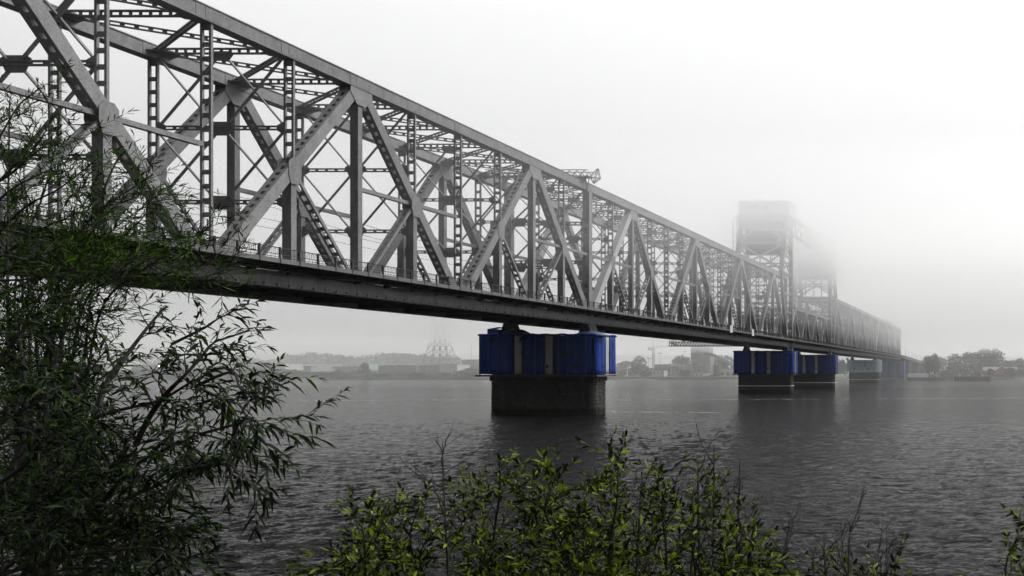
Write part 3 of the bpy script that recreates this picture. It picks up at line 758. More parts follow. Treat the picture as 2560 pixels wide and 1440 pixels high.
dt = N.new('ShaderNodeVectorMath'); dt.operation = 'DOT_PRODUCT'; dt.inputs[1].default_value = (math.sin(SUN_AZ*0.2), math.cos(SUN_AZ*0.2), 0.0)   # veiled sun ahead: dome brighter that way
Lk.new(tc.outputs['Generated'], dt.inputs[0])
mf = N.new('ShaderNodeMapRange'); mf.interpolation_type = 'SMOOTHSTEP'
mf.inputs['From Min'].default_value = -0.55; mf.inputs['From Max'].default_value = 0.55; mf.inputs['To Min'].default_value = 16*DOME[0]; mf.inputs['To Max'].default_value = 16*DOME[1]
Lk.new(dt.outputs['Value'], mf.inputs['Value']); Lk.new(mf.outputs['Result'], sc.inputs['Scale'])
mx = N.new('ShaderNodeMix'); mx.data_type = 'RGBA'; mx.inputs[0].default_value = 0.9
Lk.new(hs.outputs['Color'], mx.inputs[6]); Lk.new(sc.outputs['Vector'], mx.inputs[7]); Lk.new(mx.outputs[2], bg.inputs['Color'])

sl = bpy.data.lights.new('sun', 'SUN'); sl.energy = SUN_E; sl.angle = R(25); sl.color = (1.0,0.985,0.96)
so = bpy.data.objects.new('sun', sl); COL.objects.link(so)
d = Vector((math.sin(SUN_AZ)*math.cos(SUN_EL), math.cos(SUN_AZ)*math.cos(SUN_EL), math.sin(SUN_EL)))
so.rotation_euler = d.to_track_quat('Z', 'Y').to_euler(); so.location = (0,0,150)

cam = bpy.data.cameras.new('camera'); co = bpy.data.objects.new('camera', cam); COL.objects.link(co); SC.camera = co
cam.sensor_width = 36.0; cam.lens = F/2560*36.0
cam.shift_x = (1280-PX)/2560; cam.shift_y = (PY-720)/2560
co.location = (0,0,CH); co.rotation_euler = (R(90),0,0); cam.clip_start = 0.1; cam.clip_end = 6000
vs = SC.view_settings; vs.view_transform = 'Standard'; vs.look = 'None'; vs.exposure = EXPO; vs.gamma = 1.0; vs.use_curve_mapping = False
SC.cycles.use_denoising = True
SC.cycles.volume_bounces = VB; SC.cycles.max_bounces = 16; SC.cycles.diffuse_bounces = 3; SC.cycles.glossy_bounces = 3
SC.cycles.use_adaptive_sampling = True; SC.cycles.adaptive_threshold = 0.02
SC.cycles.sample_clamp_indirect = 6.0

# ------------------------------------------------------------------ water, banks
def water_mat():
    m = bpy.data.materials.new('river_water'); m.use_nodes = True
    nt = m.node_tree; N = nt.nodes; Lk = nt.links; b = N['Principled BSDF']
    b.inputs['Base Color'].default_value = (0.006,0.006,0.006,1); b.inputs['Roughness'].default_value = 0.12; b.inputs['IOR'].default_value = 1.2
    b.inputs['Specular IOR Level'].default_value = 0.3
    tc = N.new('ShaderNodeTexCoord')
    acc = None
    # (scale, stretch x, stretch y, height m, rotation)
    for (s, sx, sy, h, rot, det) in (*WAVES,):
        mp = N.new('ShaderNodeMapping'); mp.inputs['Scale'].default_value = (sx,sy,1); mp.inputs['Rotation'].default_value = (0,0,rot)
        Lk.new(tc.outputs['Object'], mp.inputs['Vector'])
        n = N.new('ShaderNodeTexNoise'); n.inputs['Scale'].default_value = s; n.inputs['Detail'].default_value = det; n.inputs['Roughness'].default_value = 0.55; n.inputs['Distortion'].default_value = 0.6
        Lk.new(mp.outputs['Vector'], n.inputs['Vector'])
        mm = N.new('ShaderNodeMath'); mm.operation = 'MULTIPLY'; mm.inputs[1].default_value = h*2; Lk.new(n.outputs['Fac'], mm.inputs[0])
        if acc is None: acc = mm.outputs[0]
        else:
            a = N.new('ShaderNodeMath'); a.operation = 'ADD'; Lk.new(acc, a.inputs[0]); Lk.new(mm.outputs[0], a.inputs[1]); acc = a.outputs[0]
    bp = N.new('ShaderNodeBump'); bp.inputs['Strength'].default_value = 1.0; bp.inputs['Distance'].default_value = 1.0
    Lk.new(acc, bp.inputs['Height']); Lk.new(bp.outputs['Normal'], b.inputs['Normal'])
    return m
M['water'] = water_mat()
def water_sheet():
    """one river surface with wind waves modelled as geometry, finer towards the near bank"""
    rs = np.random.RandomState(12)
    ny = 720
    v = np.linspace(0, 1, ny); Y = 1.0/((1-v)/15.0+v/660.0)          # rows even in 1/Y
    Y = np.unique(np.concatenate([Y, np.linspace(4.0, 14.5, 14)]))
    sI = np.linspace(-1.34, 0.14, 1250); s = np.concatenate([np.linspace(-3.2,-1.36,30), sI, np.linspace(0.16,2.2,34)])
    YY, SS = np.meshgrid(Y, s, indexing='ij'); XX = SS*(YY+8)
    Z = np.zeros_like(XX); dY = np.gradient(Y)[:,None]
    pat = 0.75+0.32*np.sin(XX*0.021+YY*0.05+1.0)*np.sin(YY*0.037-XX*0.012)+0.25*np.sin(XX*0.06-YY*0.11+2.0)*np.sin(XX*0.035+0.5)
    n = 64
    for i in range(n):
        lam = 0.32*(3.2/0.32)**((i+rs.rand())/n); k = 2*math.pi/lam
        th = R(90+14)+rs.normal()*0.62
        kx, ky = k*math.cos(th), k*math.sin(th)
        amp = WSLOPE*lam/(2*math.pi)*math.sqrt(2.0/n)*(1.15 if lam < 2.2 else 0.7)
        w = np.clip(1.5-dY*abs(ky)/math.pi, 0, 1)                   # leave out what the rows cannot carry
        ph = kx*XX+ky*YY+rs.rand()*6.283
        Z += amp*w*(np.sin(ph)+0.22*np.sin(2*ph+1.57))
    Z *= np.clip(pat, 0.25, 1.4)
    V = np.stack([XX,YY,Z],-1).reshape(-1,3); R_, C_ = XX.shape
    a = (np.arange(R_-1)[:,None]*C_+np.arange(C_-1)[None,:]).reshape(-1)
    q = np.stack([a,a+1,a+1+C_,a+C_],1).astype(np.int32)
    me = bpy.data.meshes.new('river_water'); me.vertices.add(len(V)); me.vertices.foreach_set('co', V.reshape(-1).astype(np.float32))
    me.loops.add(q.size); me.loops.foreach_set('vertex_index', q.reshape(-1)); me.polygons.add(len(q))
    me.polygons.foreach_set('loop_start', (np.arange(len(q))*4).astype(np.int32))
    me.polygons.foreach_set('use_smooth', np.ones(len(q), dtype=bool)); me.update(calc_edges=True); me.materials.append(M['water'])
    return add('river_water', me)
tag(water_sheet(), kind='structure')
M['earth'] = mat('dark_earth', (0.05,0.045,0.03), 0.95, 0.4, 0.8, bump=0.5, bscale=3)
M['grass_bank'] = mat('far_bank_grass', (0.07,0.085,0.045), 0.95, 0.4, 0.08, stain=(0.12,0.11,0.09), stain_amt=0.6)
# near bank below the camera
rg = random.Random(2); m = MB(); xs = np.linspace(-160,80,81); ys = [-40,-12,-3,0.6,1.5,2.6,4,5.5,7,8.5,10,13]
zs = [7.5,6.6,6.0,5.8,5.0,3.9,2.8,1.7,0.8,0.15,-0.5,-1.4]
for y, z in zip(ys, zs):
    for x in xs:
        sh = 0.8*math.sin(x*0.11)+0.4*math.sin(x*0.31+1) if y > 2 else 0
        m.v.append((x, y+sh-0.6, z+rg.uniform(-0.12,0.12)))
n = len(xs)
for j in range(len(ys)-1):
    for i in range(n-1):
        a = j*n+i; m.f.append((a,a+1,a+1+n,a+n))
tag(m.build('near_bank', M['earth'], smooth=True), kind='structure')
# far bank: one sheet to the horizon
m = MB(); rg = random.Random(8)
xs = np.linspace(-1400,1200,131); ys = [646,652,656,670,720,900,1400,2600]; zs = [-0.6,0.9,2.4,2.6,2.8,4,7,12]
for y, z in zip(ys, zs):
    for x in xs:
        m.v.append((x, y+(2.2*math.sin(x*0.07)+1.5*math.sin(x*0.19) if y < 700 else 0), z+rg.uniform(-0.15,0.2)))
n = len(xs)
for j in range(len(ys)-1):
    for i in range(n-1):
        a = j*n+i; m.f.append((a,a+1,a+1+n,a+n))
tag(m.build('far_bank', M['grass_bank'], smooth=True), kind='structure')

# foam lines drifting on the water
M['foam'] = mat('foam', (0.75,0.75,0.74), 0.8, 0.1, 3)
def foam(name, x0, x1, y0, y1, seed, label):
    rg = random.Random(seed); m = MB(); x = x0
    while x < x1:
        L = rg.uniform(15,110); gap = rg.choice((0,2,6,20,50))
        n = max(2, int(L/9)); prev = None
        for i in range(n+1):
            xx = min(x+L*i/n, x1); t = (xx-x0)/(x1-x0); yy = y0+(y1-y0)*t+rg.uniform(-0.5,0.5)
            Y = -CH*F/(PY-yy); c = at(xx, yy, Y); c.z = 0.10
            wd = rg.uniform(0.12,0.42)*Y/200*(1 if 0 < i < n else 0.2)
            cur = (c+Vector((0,-wd,0)), c+Vector((0,wd,0)))
            if prev is not None:
                k = len(m.v); m.v += [tuple(prev[0]),tuple(cur[0]),tuple(cur[1]),tuple(prev[1])]; m.f.append((k,k+1,k+2,k+3))
            prev = cur
        x += L+gap
    o = m.build(name, M['foam']); tag(o, label, 'foam', None, 'stuff')
foam('foam_streak', 1545, 2556, 1001, 996, 3, 'thin white foam streak drifting across the open water')
foam('foam_streak', 740, 1218, 1003, 1000, 4, 'thin white foam streak between the willow and the nearest pier')
foam('foam_streak', 1512, 1800, 1031, 1033, 5, 'short white foam streak in the dark reflection beside the nearest pier')

# ------------------------------------------------------------------ fog
def vol_box(name, x0,x1,y0,y1,z0,z1, dens, label, principled=True, ani=0.1, col=(0.998,0.999,1.0)):
    m = bpy.data.materials.new(name+'_air'); m.use_nodes = True; nt = m.node_tree
    for n in list(nt.nodes):
        if n.type != 'OUTPUT_MATERIAL': nt.nodes.remove(n)
    out = [n for n in nt.nodes if n.type == 'OUTPUT_MATERIAL'][0]
    v = nt.nodes.new('ShaderNodeVolumePrincipled' if principled else 'ShaderNodeVolumeScatter')
    v.inputs['Color'].default_value = (*col,1); v.inputs['Density'].default_value = dens; v.inputs['Anisotropy'].default_value = ani
    if principled:
        v.inputs['Density Attribute'].default_value = ''
    nt.links.new(v.outputs['Volume'], out.inputs['Volume'])
    o = MB().box(x0,x1,y0,y1,z0,z1).build(name, m); tag(o, label, 'fog', None, 'stuff')
    return o
vol_box('haze', -1500,1300,-60,2700,-3,70, HAZE, 'thin pale haze over the whole river', True, ANI)
for x0,x1,y0,y1,z0,z1,dens,lab in FOGS:
    vol_box('fog_bank', x0,x1,y0,y1,z0,z1, dens, lab, False, ANI)
# ------------------------------------------------------------------ far shore: trees, sheds, plant, crane
M['crown_a'] = leaf_mat('far_tree_leaves', (0.025,0.042,0.016), (0.07,0.105,0.03), (1,1,1), 0.7, 0.25)
M['crown_b'] = leaf_mat('far_bush_leaves', (0.035,0.065,0.012), (0.09,0.15,0.025), (1,1,1), 0.7, 0.25)
M['crown_c'] = leaf_mat('far_dark_leaves', (0.012,0.018,0.010), (0.035,0.050,0.020), (1,1,1), 0.7, 0.25)
M['bark'] = mat('bark', (0.045,0.038,0.03), 0.9, 0.3, 6)
M['wall_grey'] = mat('grey_wall', (0.24,0.24,0.235), 0.85, 0.15, 0.2, stain=(0.14,0.14,0.13), stain_amt=0.5)
M['wall_pale'] = mat('pale_wall', (0.42,0.41,0.39), 0.85, 0.12, 0.2, stain=(0.25,0.24,0.22), stain_amt=0.5)
M['wall_dark'] = mat('dark_sheeting', (0.10,0.105,0.11), 0.8, 0.15, 0.2)
M['wall_red'] = mat('red_brick_wall', (0.26,0.06,0.05), 0.85, 0.15, 0.3)
M['roof_grey'] = mat('grey_roofing', (0.19,0.19,0.19), 0.8, 0.12, 0.2)
M['roof_dark'] = mat('dark_roofing', (0.09,0.09,0.09), 0.8, 0.12, 0.2)
M['roof_teal'] = mat('teal_roofing', (0.20,0.27,0.27), 0.7, 0.12, 0.2)
M['rust'] = mat('rusty_red_steel', (0.07,0.024,0.02), 0.8, 0.3, 0.4, stain=(0.06,0.04,0.035), stain_amt=0.7)
M['glass'] = mat('dark_window', (0.03,0.033,0.036), 0.25)
M['sign_blue'] = mat('blue_sign', (0.04,0.09,0.30), 0.6)
M['white'] = mat('white_paint', (0.62,0.62,0.61), 0.6, 0.08, 1)
M['asphalt_edge'] = mat('quay_sheet_piles', (0.11,0.10,0.09), 0.9, 0.3, 0.3, stain=(0.16,0.09,0.07), stain_amt=0.6)

def crown_mesh(name, seed, n, shape, mt, leaf):
    rs = np.random.RandomState(seed)
    # clumps: shape = list of (x,y,z,rx,ry,rz)
    V = []; Fc = []
    tot = sum(s[3]*s[5] for s in shape)
    for s in shape:
        k = max(6, int(n*s[3]*s[5]/tot))
        u = rs.normal(size=(k,3)); u /= np.linalg.norm(u, axis=1)[:,None]
        r = rs.uniform(0.55,1.05,k)**0.6
        lump = 1+0.22*np.sin(u[:,0]*5+seed)*np.sin(u[:,2]*6+s[0])
        c = np.array(s[:3])+u*(r*lump)[:,None]*np.array(s[3:])
        for p in c:
            a = rs.normal(size=3); a /= np.linalg.norm(a); b = np.cross(a, rs.normal(size=3)); b /= np.linalg.norm(b)
            l = leaf*rs.uniform(0.6,1.3); q = len(V)
            for (i, j) in ((-1,-0.2),(0,-0.75),(1,0.1),(0.1,0.8)): V.append(tuple(p+a*l*i*0.5+b*l*j*0.5))
            Fc.append((q,q+1,q+2,q+3))
    me = bpy.data.meshes.new(name); me.from_pydata(V, [], Fc); me.update(); me.materials.append(mt); return me
def shape_round(rg, w, h, k):
    out = []
    for i in range(k):
        t = rg.uniform(0.0,1.0); a = rg.uniform(0,6.28); rr = w*0.30*math.sin(math.pi*(0.18+0.75*t))
        out.append((rr*math.cos(a), rr*math.sin(a), h*(0.25+0.6*t), w*rg.uniform(0.2,0.32), w*rg.uniform(0.2,0.3), h*rg.uniform(0.13,0.22)))
    return out
rg = random.Random(31)
CR = {}
for key, mt in (('a','crown_a'),('b','crown_b'),('c','crown_c')):
    CR[key] = [crown_mesh('crown', 40+i, 1300, shape_round(rg, 1.0, 1.0, 14), M[mt], 0.085) for i in range(3)]
TR = []
for i in range(2):
    m = MB(); m.tube([(0,0,-0.05),(0.01,0,0.3),(0.0,0.01,0.7)],0.028,0.01,6)
    for k in range(6):
        a = k*1.1+i; m.tube([(0,0,0.25+0.06*k),(0.16*math.cos(a),0.16*math.sin(a),0.42+0.07*k),(0.28*math.cos(a),0.28*math.sin(a),0.55+0.06*k)],0.012,0.004,4)
    TR.append(m.mesh('trunk', M['bark']))
def far_tree(px, ytop, wpx, Y, key, label, name='broadleaf_tree', base=2.4, group=None, cat='tree', v=None):
    top = at(px, ytop, Y); h = top.z-base; wd = wpx*Y/F
    root = thing(name, (top.x, Y, base), label, cat, group)
    c = add('crown', rg.choice(CR[key]) if v is None else CR[key][v], root); c.scale = (wd,wd,h*1.02); c.rotation_euler.z = rg.uniform(0,6.28)
    if name != 'shore_bush':
        t = add('trunk', rg.choice(TR), root); t.scale = (h*0.8,h*0.8,h)
    else: c.location.z = -0.16*h; c.scale.z = h*1.22
    return root
# right bank trees
RT = [(2318,887,34,640,'c','dark narrow tree beside the sloping approach viaduct'),
 (2337,884,26,660,'c','dark small tree just past the street lamps'),
 (2345,889,46,720,'a','hazy round tree behind the two pale tanks'),
 (2392,886,52,700,'a','broad hazy tree over the long dark red wall'),
 (2425,882,60,690,'b','light green hazy tree at the edge of the tall grove'),
 (2452,876,64,690,'a','tall tree on the near flank of the big crown above the red house'),
 (2478,867,70,685,'a','tallest big-crowned tree standing behind the red house'),
 (2520,895,48,690,'b','lower pale tree above the roof of the red house'),
 (2551,893,44,680,'a','hazy tree above the far end of the red house'),
 (2376,909,22,660,'c','small dark tree before the hazy grove'),
 (2420,918,52,668,'c','low dark tree filling the foot of the grove'),
 (2385,921,30,650,'b','bright green bush at the water beside the long dark red wall'),
 (2366,925,38,655,'c','dark bush beside the bright green bush on the right bank'),
 (2530,918,40,655,'c','dark tree in front of the red house, its far corner'),
 (2477,921,20,652,'c','dark narrow tree between the two red gables'),
 (2556,922,34,645,'a','bush cut by the picture edge on the right bank'),
 (2412,930,26,650,'a','small bush on the bank above the long dark red wall'),
 (2440,932,30,650,'c','low dark bush above the end of the long dark red wall'),
 (2500,936,30,650,'c','low bush on the shingle past the long dark red wall'),
 (2100,893,26,690,'b','bright green tree between the second tower pier and pale corrugated drum'),
 (2110,903,22,680,'a','hazy tree behind the pale corrugated pier')]
for (px, yt, wp, Y, k, lab) in RT:
    far_tree(px, yt, wp, Y, k, lab, 'shore_bush' if 'bush' in lab else 'broadleaf_tree', cat='bush' if 'bush' in lab else 'tree', group='trees and bushes on the right bank')
# middle bank between the first two piers
MT = [(1600,891,42,690,'a','round hazy tree left of the crane mast'),(1560,901,44,760,'c','faint tree behind the tree left of the crane'),
 (1703,886,52,700,'a','broad tree behind the grey silos'),(1808,885,52,700,'a','pale tree behind the sloping conveyor'),(1836,897,24,710,'b','small tree at the lower end of the conveyor'),
 (1705,926,16,655,'b','bright green bush at the quay beside the silos'),(1718,925,18,655,'b','larger bright green bush in front of the concrete hopper tower'),
 (1551,928,28,656,'b','green bush by the quay nearest the bright blue tarpaulin'),(1780,936,12,655,'b','small green bush in front of the brown hut'),
 (1612,928,30,660,'c','dark bush before the white quay house')]
for (px, yt, wp, Y, k, lab) in MT:
    far_tree(px, yt, wp, Y, k, lab, 'shore_bush' if 'bush' in lab else 'broadleaf_tree', cat='bush' if 'bush' in lab else 'tree', group='trees and bushes behind the quay')
# left bank bushes along the waterline
names = ['grey green','dull green','dark','pale green','bright green']
LB = [(310,925,60,'c','dark bush on the far shore where the willow is thickest'),(352,922,50,'a','dull green bush just short of the lit yard lamp'),(395,926,44,'c','dark low bush directly below the lit yard lamp'),
 (440,921,60,'c','wide dark bush just past the lit yard lamp, behind branches'),(490,924,60,'a','dull green bush behind the middle of the willow'),(540,920,60,'c','dark bush behind the outer branches of the willow'),
 (590,922,56,'a','dull bush on the shore behind the outer willow leaves'),(636,920,52,'c','dark bush on the shore by the outermost willow leaves'),(690,921,52,'c','wide dark bush on the shore right at the willow tips'),
 (735,925,36,'a','dull green bush midway between willow tips and gabled shed'),(772,931,34,'b','low bright bush before the small dark flat block'),(805,930,36,'c','dark bush in front of the gabled shed'),
 (846,926,44,'c','big dark bush just past the gabled shed'),(880,929,40,'b','bright green bush in front of the long low grey shed'),(911,909,20,'c','slender dark tree-like bush rising before the teal roof'),
 (925,929,36,'b','bright green bush at the foot of the teal roofed building'),(960,932,40,'c','dark bush before the near end of the long dark shed'),(1000,932,40,'b','bright bush before the middle of the long dark shed'),
 (1040,931,40,'c','dark bush where the two dark sheds meet'),(1080,932,40,'b','bright bush in front of the shorter dark shed'),(1118,930,40,'c','dark bush in front of the pale blank block'),
 (1150,926,36,'b','bright bush between the pale blank block and grey apartment block'),(1178,922,40,'b','tall bright bush before the grey block, touching the nearest tarpaulin')]
for i, (px, yt, wp, k, lab) in enumerate(LB):
    far_tree(px, yt+1-(i*7 % 4), wp*1.2, 655+(i % 3)*3, k, lab, 'shore_bush', cat='bush', group='bushes along the left far shore', base=1.2)
# far wooded rise: one mass fading into the fog
rs = random.Random(77); shp = []
for i in range(90):
    px = rs.uniform(560,1140); Y = rs.uniform(960,1120); yt = 890+4*math.sin(px*0.03)+rs.uniform(-3,5)+(8 if px < 720 else 0)
    p = at(px, yt, Y); shp.append((p.x,p.y,p.z-6,rs.uniform(9,15),10,7.5))
for i in range(40):
    px = rs.uniform(-100,560); Y = rs.uniform(960,1120); p = at(px, rs.uniform(895,903), Y); shp.append((p.x,p.y,p.z-6,rs.uniform(9,15),10,7.5))
o = add('forest', crown_mesh('forest', 5, 9000, shp, M['crown_c'], 3.6)); tag(o, 'faint wooded rise far behind the sheds', 'forest', None, 'stuff')

def bld(name, x0, x1, yt, Y, depth, wall, roof, label, kind='flat', ridge=None, base=2.3, win=None, cat='building', group=None):
    """x0..x1 and top row in the photograph give width and height at distance Y"""
    a = at(x0, yt, Y); b = at(x1, yt, Y); h = a.z-base; W = b.x-a.x
    root = thing(name, ((a.x+b.x)/2, Y+depth/2, base), label, cat, group); hx = W/2; hy = depth/2
    if kind == 'flat':
        MB().box(-hx,hx,-hy,hy,-1,h).build('wall', M[wall], root)
        MB().box(-hx-0.25,hx+0.25,-hy-0.25,hy+0.25,h+0.003,h+0.4).build('roof', M[roof], root)
    elif kind == 'gable_x':          # ridge along x
        r = ridge*h
        MB().box(-hx,hx,-hy,hy,-1,r).build('wall', M[wall], root)
        MB().prism([(-hx-0.4,-hy-0.6,r),(-hx-0.4,hy+0.6,r),(-hx-0.4,0,h)],(2*hx+0.8,0,0)).build('roof', M[roof], root)
    elif kind == 'gable_y':
        r = ridge*h
        MB().box(-hx,hx,-hy,hy,-1,r).build('wall', M[wall], root)
        MB().prism([(-hx,-hy,r+0.002),(hx,-hy,r+0.002),(0,-hy,h-0.3)],(0,depth,0)).build('gable', M[wall], root)
        m = MB()
        for q in (-1, 1): m.prism([(q*(hx+0.5),-hy-0.5,r-0.1),(0,-hy-0.5,h-0.05),(0,-hy-0.5,h+0.3),(q*(hx+0.5),-hy-0.5,r+0.25)],(0,depth+1,0))
        m.build('roof', M[roof], root)
    if win:
        n, wz0, wz1, ww = win
        wm = MB().box(-ww/2,ww/2,-0.05,0.0,wz0,wz1).mesh('window', M['glass'])
        for i in range(n): add('window', wm, root, (-hx+W*(i+0.5)/n, -hy-0.02, 0))
    return root
bld('storage_shed', 600, 712, 909, 740, 20, 'wall_pale', 'roof_grey', 'long pale shed glimpsed past the willow tips', 'flat', win=(6,2.5,4.0,2.0))
bld('storage_shed', 709, 832, 911, 760, 26, 'wall_pale', 'roof_grey', 'long low pale roofed shed behind the gabled one', 'gable_x', 0.55)
bld('storage_shed', 759, 777, 916, 735, 14, 'wall_grey', 'roof_dark', 'small dark flat block beside the gabled shed')
bld('gabled_shed', 776, 832, 912, 725, 22, 'wall_grey', 'roof_grey', 'grey gabled shed with steep pale roof on the left bank', 'gable_x', 0.42)
bld('storage_shed', 831, 898, 917, 730, 14, 'wall_grey', 'roof_grey', 'long low grey shed between gabled shed and teal roof', win=(7,3.0,4.2,1.6))
bld('teal_roofed_house', 897, 946, 911, 735, 20, 'wall_pale', 'roof_teal', 'building with pale teal gabled roof', 'gable_x', 0.5)
bld('corrugated_shed', 946, 1040, 914, 715, 20, 'wall_dark', 'roof_dark', 'long dark corrugated shed beyond the teal roof')
bld('corrugated_shed', 1041, 1094, 914, 720, 20, 'wall_dark', 'roof_dark', 'shorter dark shed standing before the pylon foot', win=(4,4,5.4,2.5))
bld('concrete_block', 1094, 1143, 912, 722, 18, 'wall_pale', 'roof_grey', 'pale blank block at the foot of the pylon')
bld('apartment_block', 1155, 1204, 900, 745, 18, 'wall_grey', 'roof_grey', 'tall grey block just beside the nearest pier', win=(6,8,9.6,1.6))
bld('low_depot', 330, 470, 914, 730, 20, 'wall_grey', 'roof_grey', 'low depot dimly seen through the willow branches', win=(8,3.5,5,2))
bld('low_depot', 60, 220, 912, 740, 20, 'wall_grey', 'roof_dark', 'long depot behind the thickest willow leaves', win=(9,3.5,5,2))
# pylon
def pylon():
    Y = 760; b = at(1100, 912, Y); z0 = 2.4
    root = thing('lattice_pylon', (b.x, Y, z0), 'large splayed lattice pylon vanishing into fog on the left bank', 'pylon')
    k = Y/F; hw = lambda z: (35-17.5*min(1,(z-7)/27)-3*max(0,(z-34))/30)*k if z > 7 else 35*k
    lv = [0,8,14,20,25,33.5,40,48,56,64]
    m = MB(); t = 0.32
    def c(z, sx, sy): return Vector((sx*hw(z), sy*hw(z)*0.55, z))
    for sx in (-1,-0.35,0.35,1):
        for sy in (-1,1):
            for a, b2 in zip(lv[:-1], lv[1:]):
                e = sx if abs(sx) == 1 else sx
                m.beam(c(a,e,sy), c(b2,e,sy), t, t)
    for i, (a, b2) in enumerate(zip(lv[:-1], lv[1:])):
        for sy in (-1,1):
            if i in (1,3,4,5,7): m.beam(c(a,-1,sy), c(a,1,sy), t*0.8, t*0.8)
            for x0, x1 in ((-1,-0.35),(0.35,1),(-0.35,0.35)):
                m.beam(c(a,x0,sy), c(b2,x1,sy), t*0.6, t*0.6); m.beam(c(a,x1,sy), c(b2,x0,sy), t*0.6, t*0.6)
        for sx in (-1,1):
            m.beam(c(a,sx,-1), c(b2,sx,1), t*0.6, t*0.6)
    m.build('lattice', M['steel_dark'], root)
    m = MB()
    for z, L in ((48,16),(56,13)): m.beam((-L,0,z),(L,0,z),0.4,0.4); m.beam((-L,0,z),(0,0,z+3),0.25,0.25); m.beam((L,0,z),(0,0,z+3),0.25,0.25)
    m.build('crossarm', M['steel_dark'], root)
pylon()
# tower crane
def crane():
    Y = 690; z0 = 2.4; p = at(1633.5, 868, Y)
    root = thing('tower_crane', (p.x, Y, z0), 'pale tower crane with long jib behind the white quay house', 'crane')
    def lat(p0, p1, w, n, t):
        m = MB(); p0 = Vector(p0); p1 = Vector(p1); a = (p1-p0).normalized(); s1 = a.orthogonal().normalized(); s2 = a.cross(s1)
        cs = [s1*w/2+s2*w/2, s1*w/2-s2*w/2, -s1*w/2-s2*w/2, -s1*w/2+s2*w/2]
        for o_ in cs: m.beam(p0+o_, p1+o_, t, t)
        for i in range(n):
            a0 = p0.lerp(p1,i/n); b0 = p0.lerp(p1,(i+1)/n)
            for k in range(4): m.beam(a0+cs[k], b0+cs[(k+1) % 4], t*0.7, t*0.7)
        return m
    zj = p.z-z0; k = Y/F
    lat((0,0,0),(0,0,zj),1.5,16,0.17).build('mast', M['steel'], root)
    lat((-12*k,0,zj-0.5),(60*k,0,zj+1.8),1.1,26,0.13).build('jib', M['steel'], root)
    MB().beam((0,0,zj),(0,0,zj+19*k),0.4,0.4).beam((0,0,zj+19*k),(45*k,0,zj+1.9),0.12,0.12).beam((0,0,zj+19*k),(-12*k,0,zj),0.12,0.12).build('apex_tie', M['steel'], root)
    MB().box(-5*k,-1.2*k,-1.2,1.2,zj-9*k,zj-1.2).box(-5.2*k,-1*k,-1.3,1.3,zj-1.19,zj-0.9).build('cab', M['wall_grey'], root)
    MB().box(-13*k,-9*k,-0.9,0.9,zj-2.6,zj-0.6).build('counterweight', M['wall_dark'], root)
crane()
# concrete batching plant
Y = 685
root = bld('hopper_tower', 1727, 1758, 867, Y, 12, 'wall_grey', 'roof_grey', 'tall banded concrete hopper tower carrying a blue sign', 'flat', cat='tower')
hz = at(0,867,Y).z-2.3; W = 31*Y/F
m = MB()
for t in (0.12,0.3,0.48,0.62,0.76,0.88): m.box(-W/2-0.06,W/2+0.06,-6.12,-6.003,hz*t,hz*t+0.5)
m.build('floor_band', M['wall_dark'], root)
wm = MB().box(-1.6,1.6,-6.08,-6.0,0,0.9).mesh('window', M['glass'])
for t, x in ((0.2,2.0),(0.4,-1.5),(0.69,-1.0),(0.82,0.5)): add('window', wm, root, (x,0,hz*t))
sg = MB().box(W/2+0.3,W/2+5.2,-5.6,4,hz-6.2,hz-0.4).build('sign_box', M['sign_blue'], root)
m = MB(); cx = W/2+2.7; cz = hz-3.2
for k in range(20):
    a = 2*math.pi*k/20; b2 = 2*math.pi*(k+1)/20
    m.beam((cx+1.5*math.cos(a),-5.66,cz+1.5*math.sin(a)),(cx+1.5*math.cos(b2),-5.66,cz+1.5*math.sin(b2)),0.08,0.34,(0,1,0))
for p, q in (((-0.95,-0.75),(0,1.0)),((0,1.0),(0.95,-0.75)),((0.5,-0.75),(-0.3,0.4))): m.beam((cx+p[0],-5.66,cz+p[1]),(cx+q[0],-5.66,cz+q[1]),0.08,0.3,(0,1,0))
m.build('emblem', M['white'], sg)
MB().box(W/2+0.3,W/2+5.6,-5.4,5,-1,hz-6.25).build('annex', M['wall_grey'], root)
a = at(1769,881,Y); b2 = at(1842,915,Y+6)
root = thing('conveyor_gallery', (a.x,Y,2.3), 'sloping enclosed conveyor running down from the hopper tower', 'conveyor')
m = MB(); dv = b2-a; m.beam((0,0,a.z-2.3),(dv.x,6,b2.z-2.3),3.0,2.6,(0,1,0)); m.build('gallery', M['wall_grey'], root)
m = MB(); m.beam((0,-1.52,a.z-2.0),(dv.x,4.48,b2.z-2.0),0.06,0.7,(0,1,0)); m.build('window_band', M['glass'], root)
m = MB()
for t in (0.25,0.5,0.8):
    z = (a.z-2.3)*(1-t)+(b2.z-2.3)*t-1.4
    for q in (-1,1): m.beam((dv.x*t+q*0.9,6*t,-0.5),(dv.x*t,6*t,z),0.3,0.3)
m.build('trestle', M['steel_dark'], root)
sm = [MB().tube([(0,0,-0.5),(0,0,8.2),(0,0,8.6)],1.6,1.6,16), None]
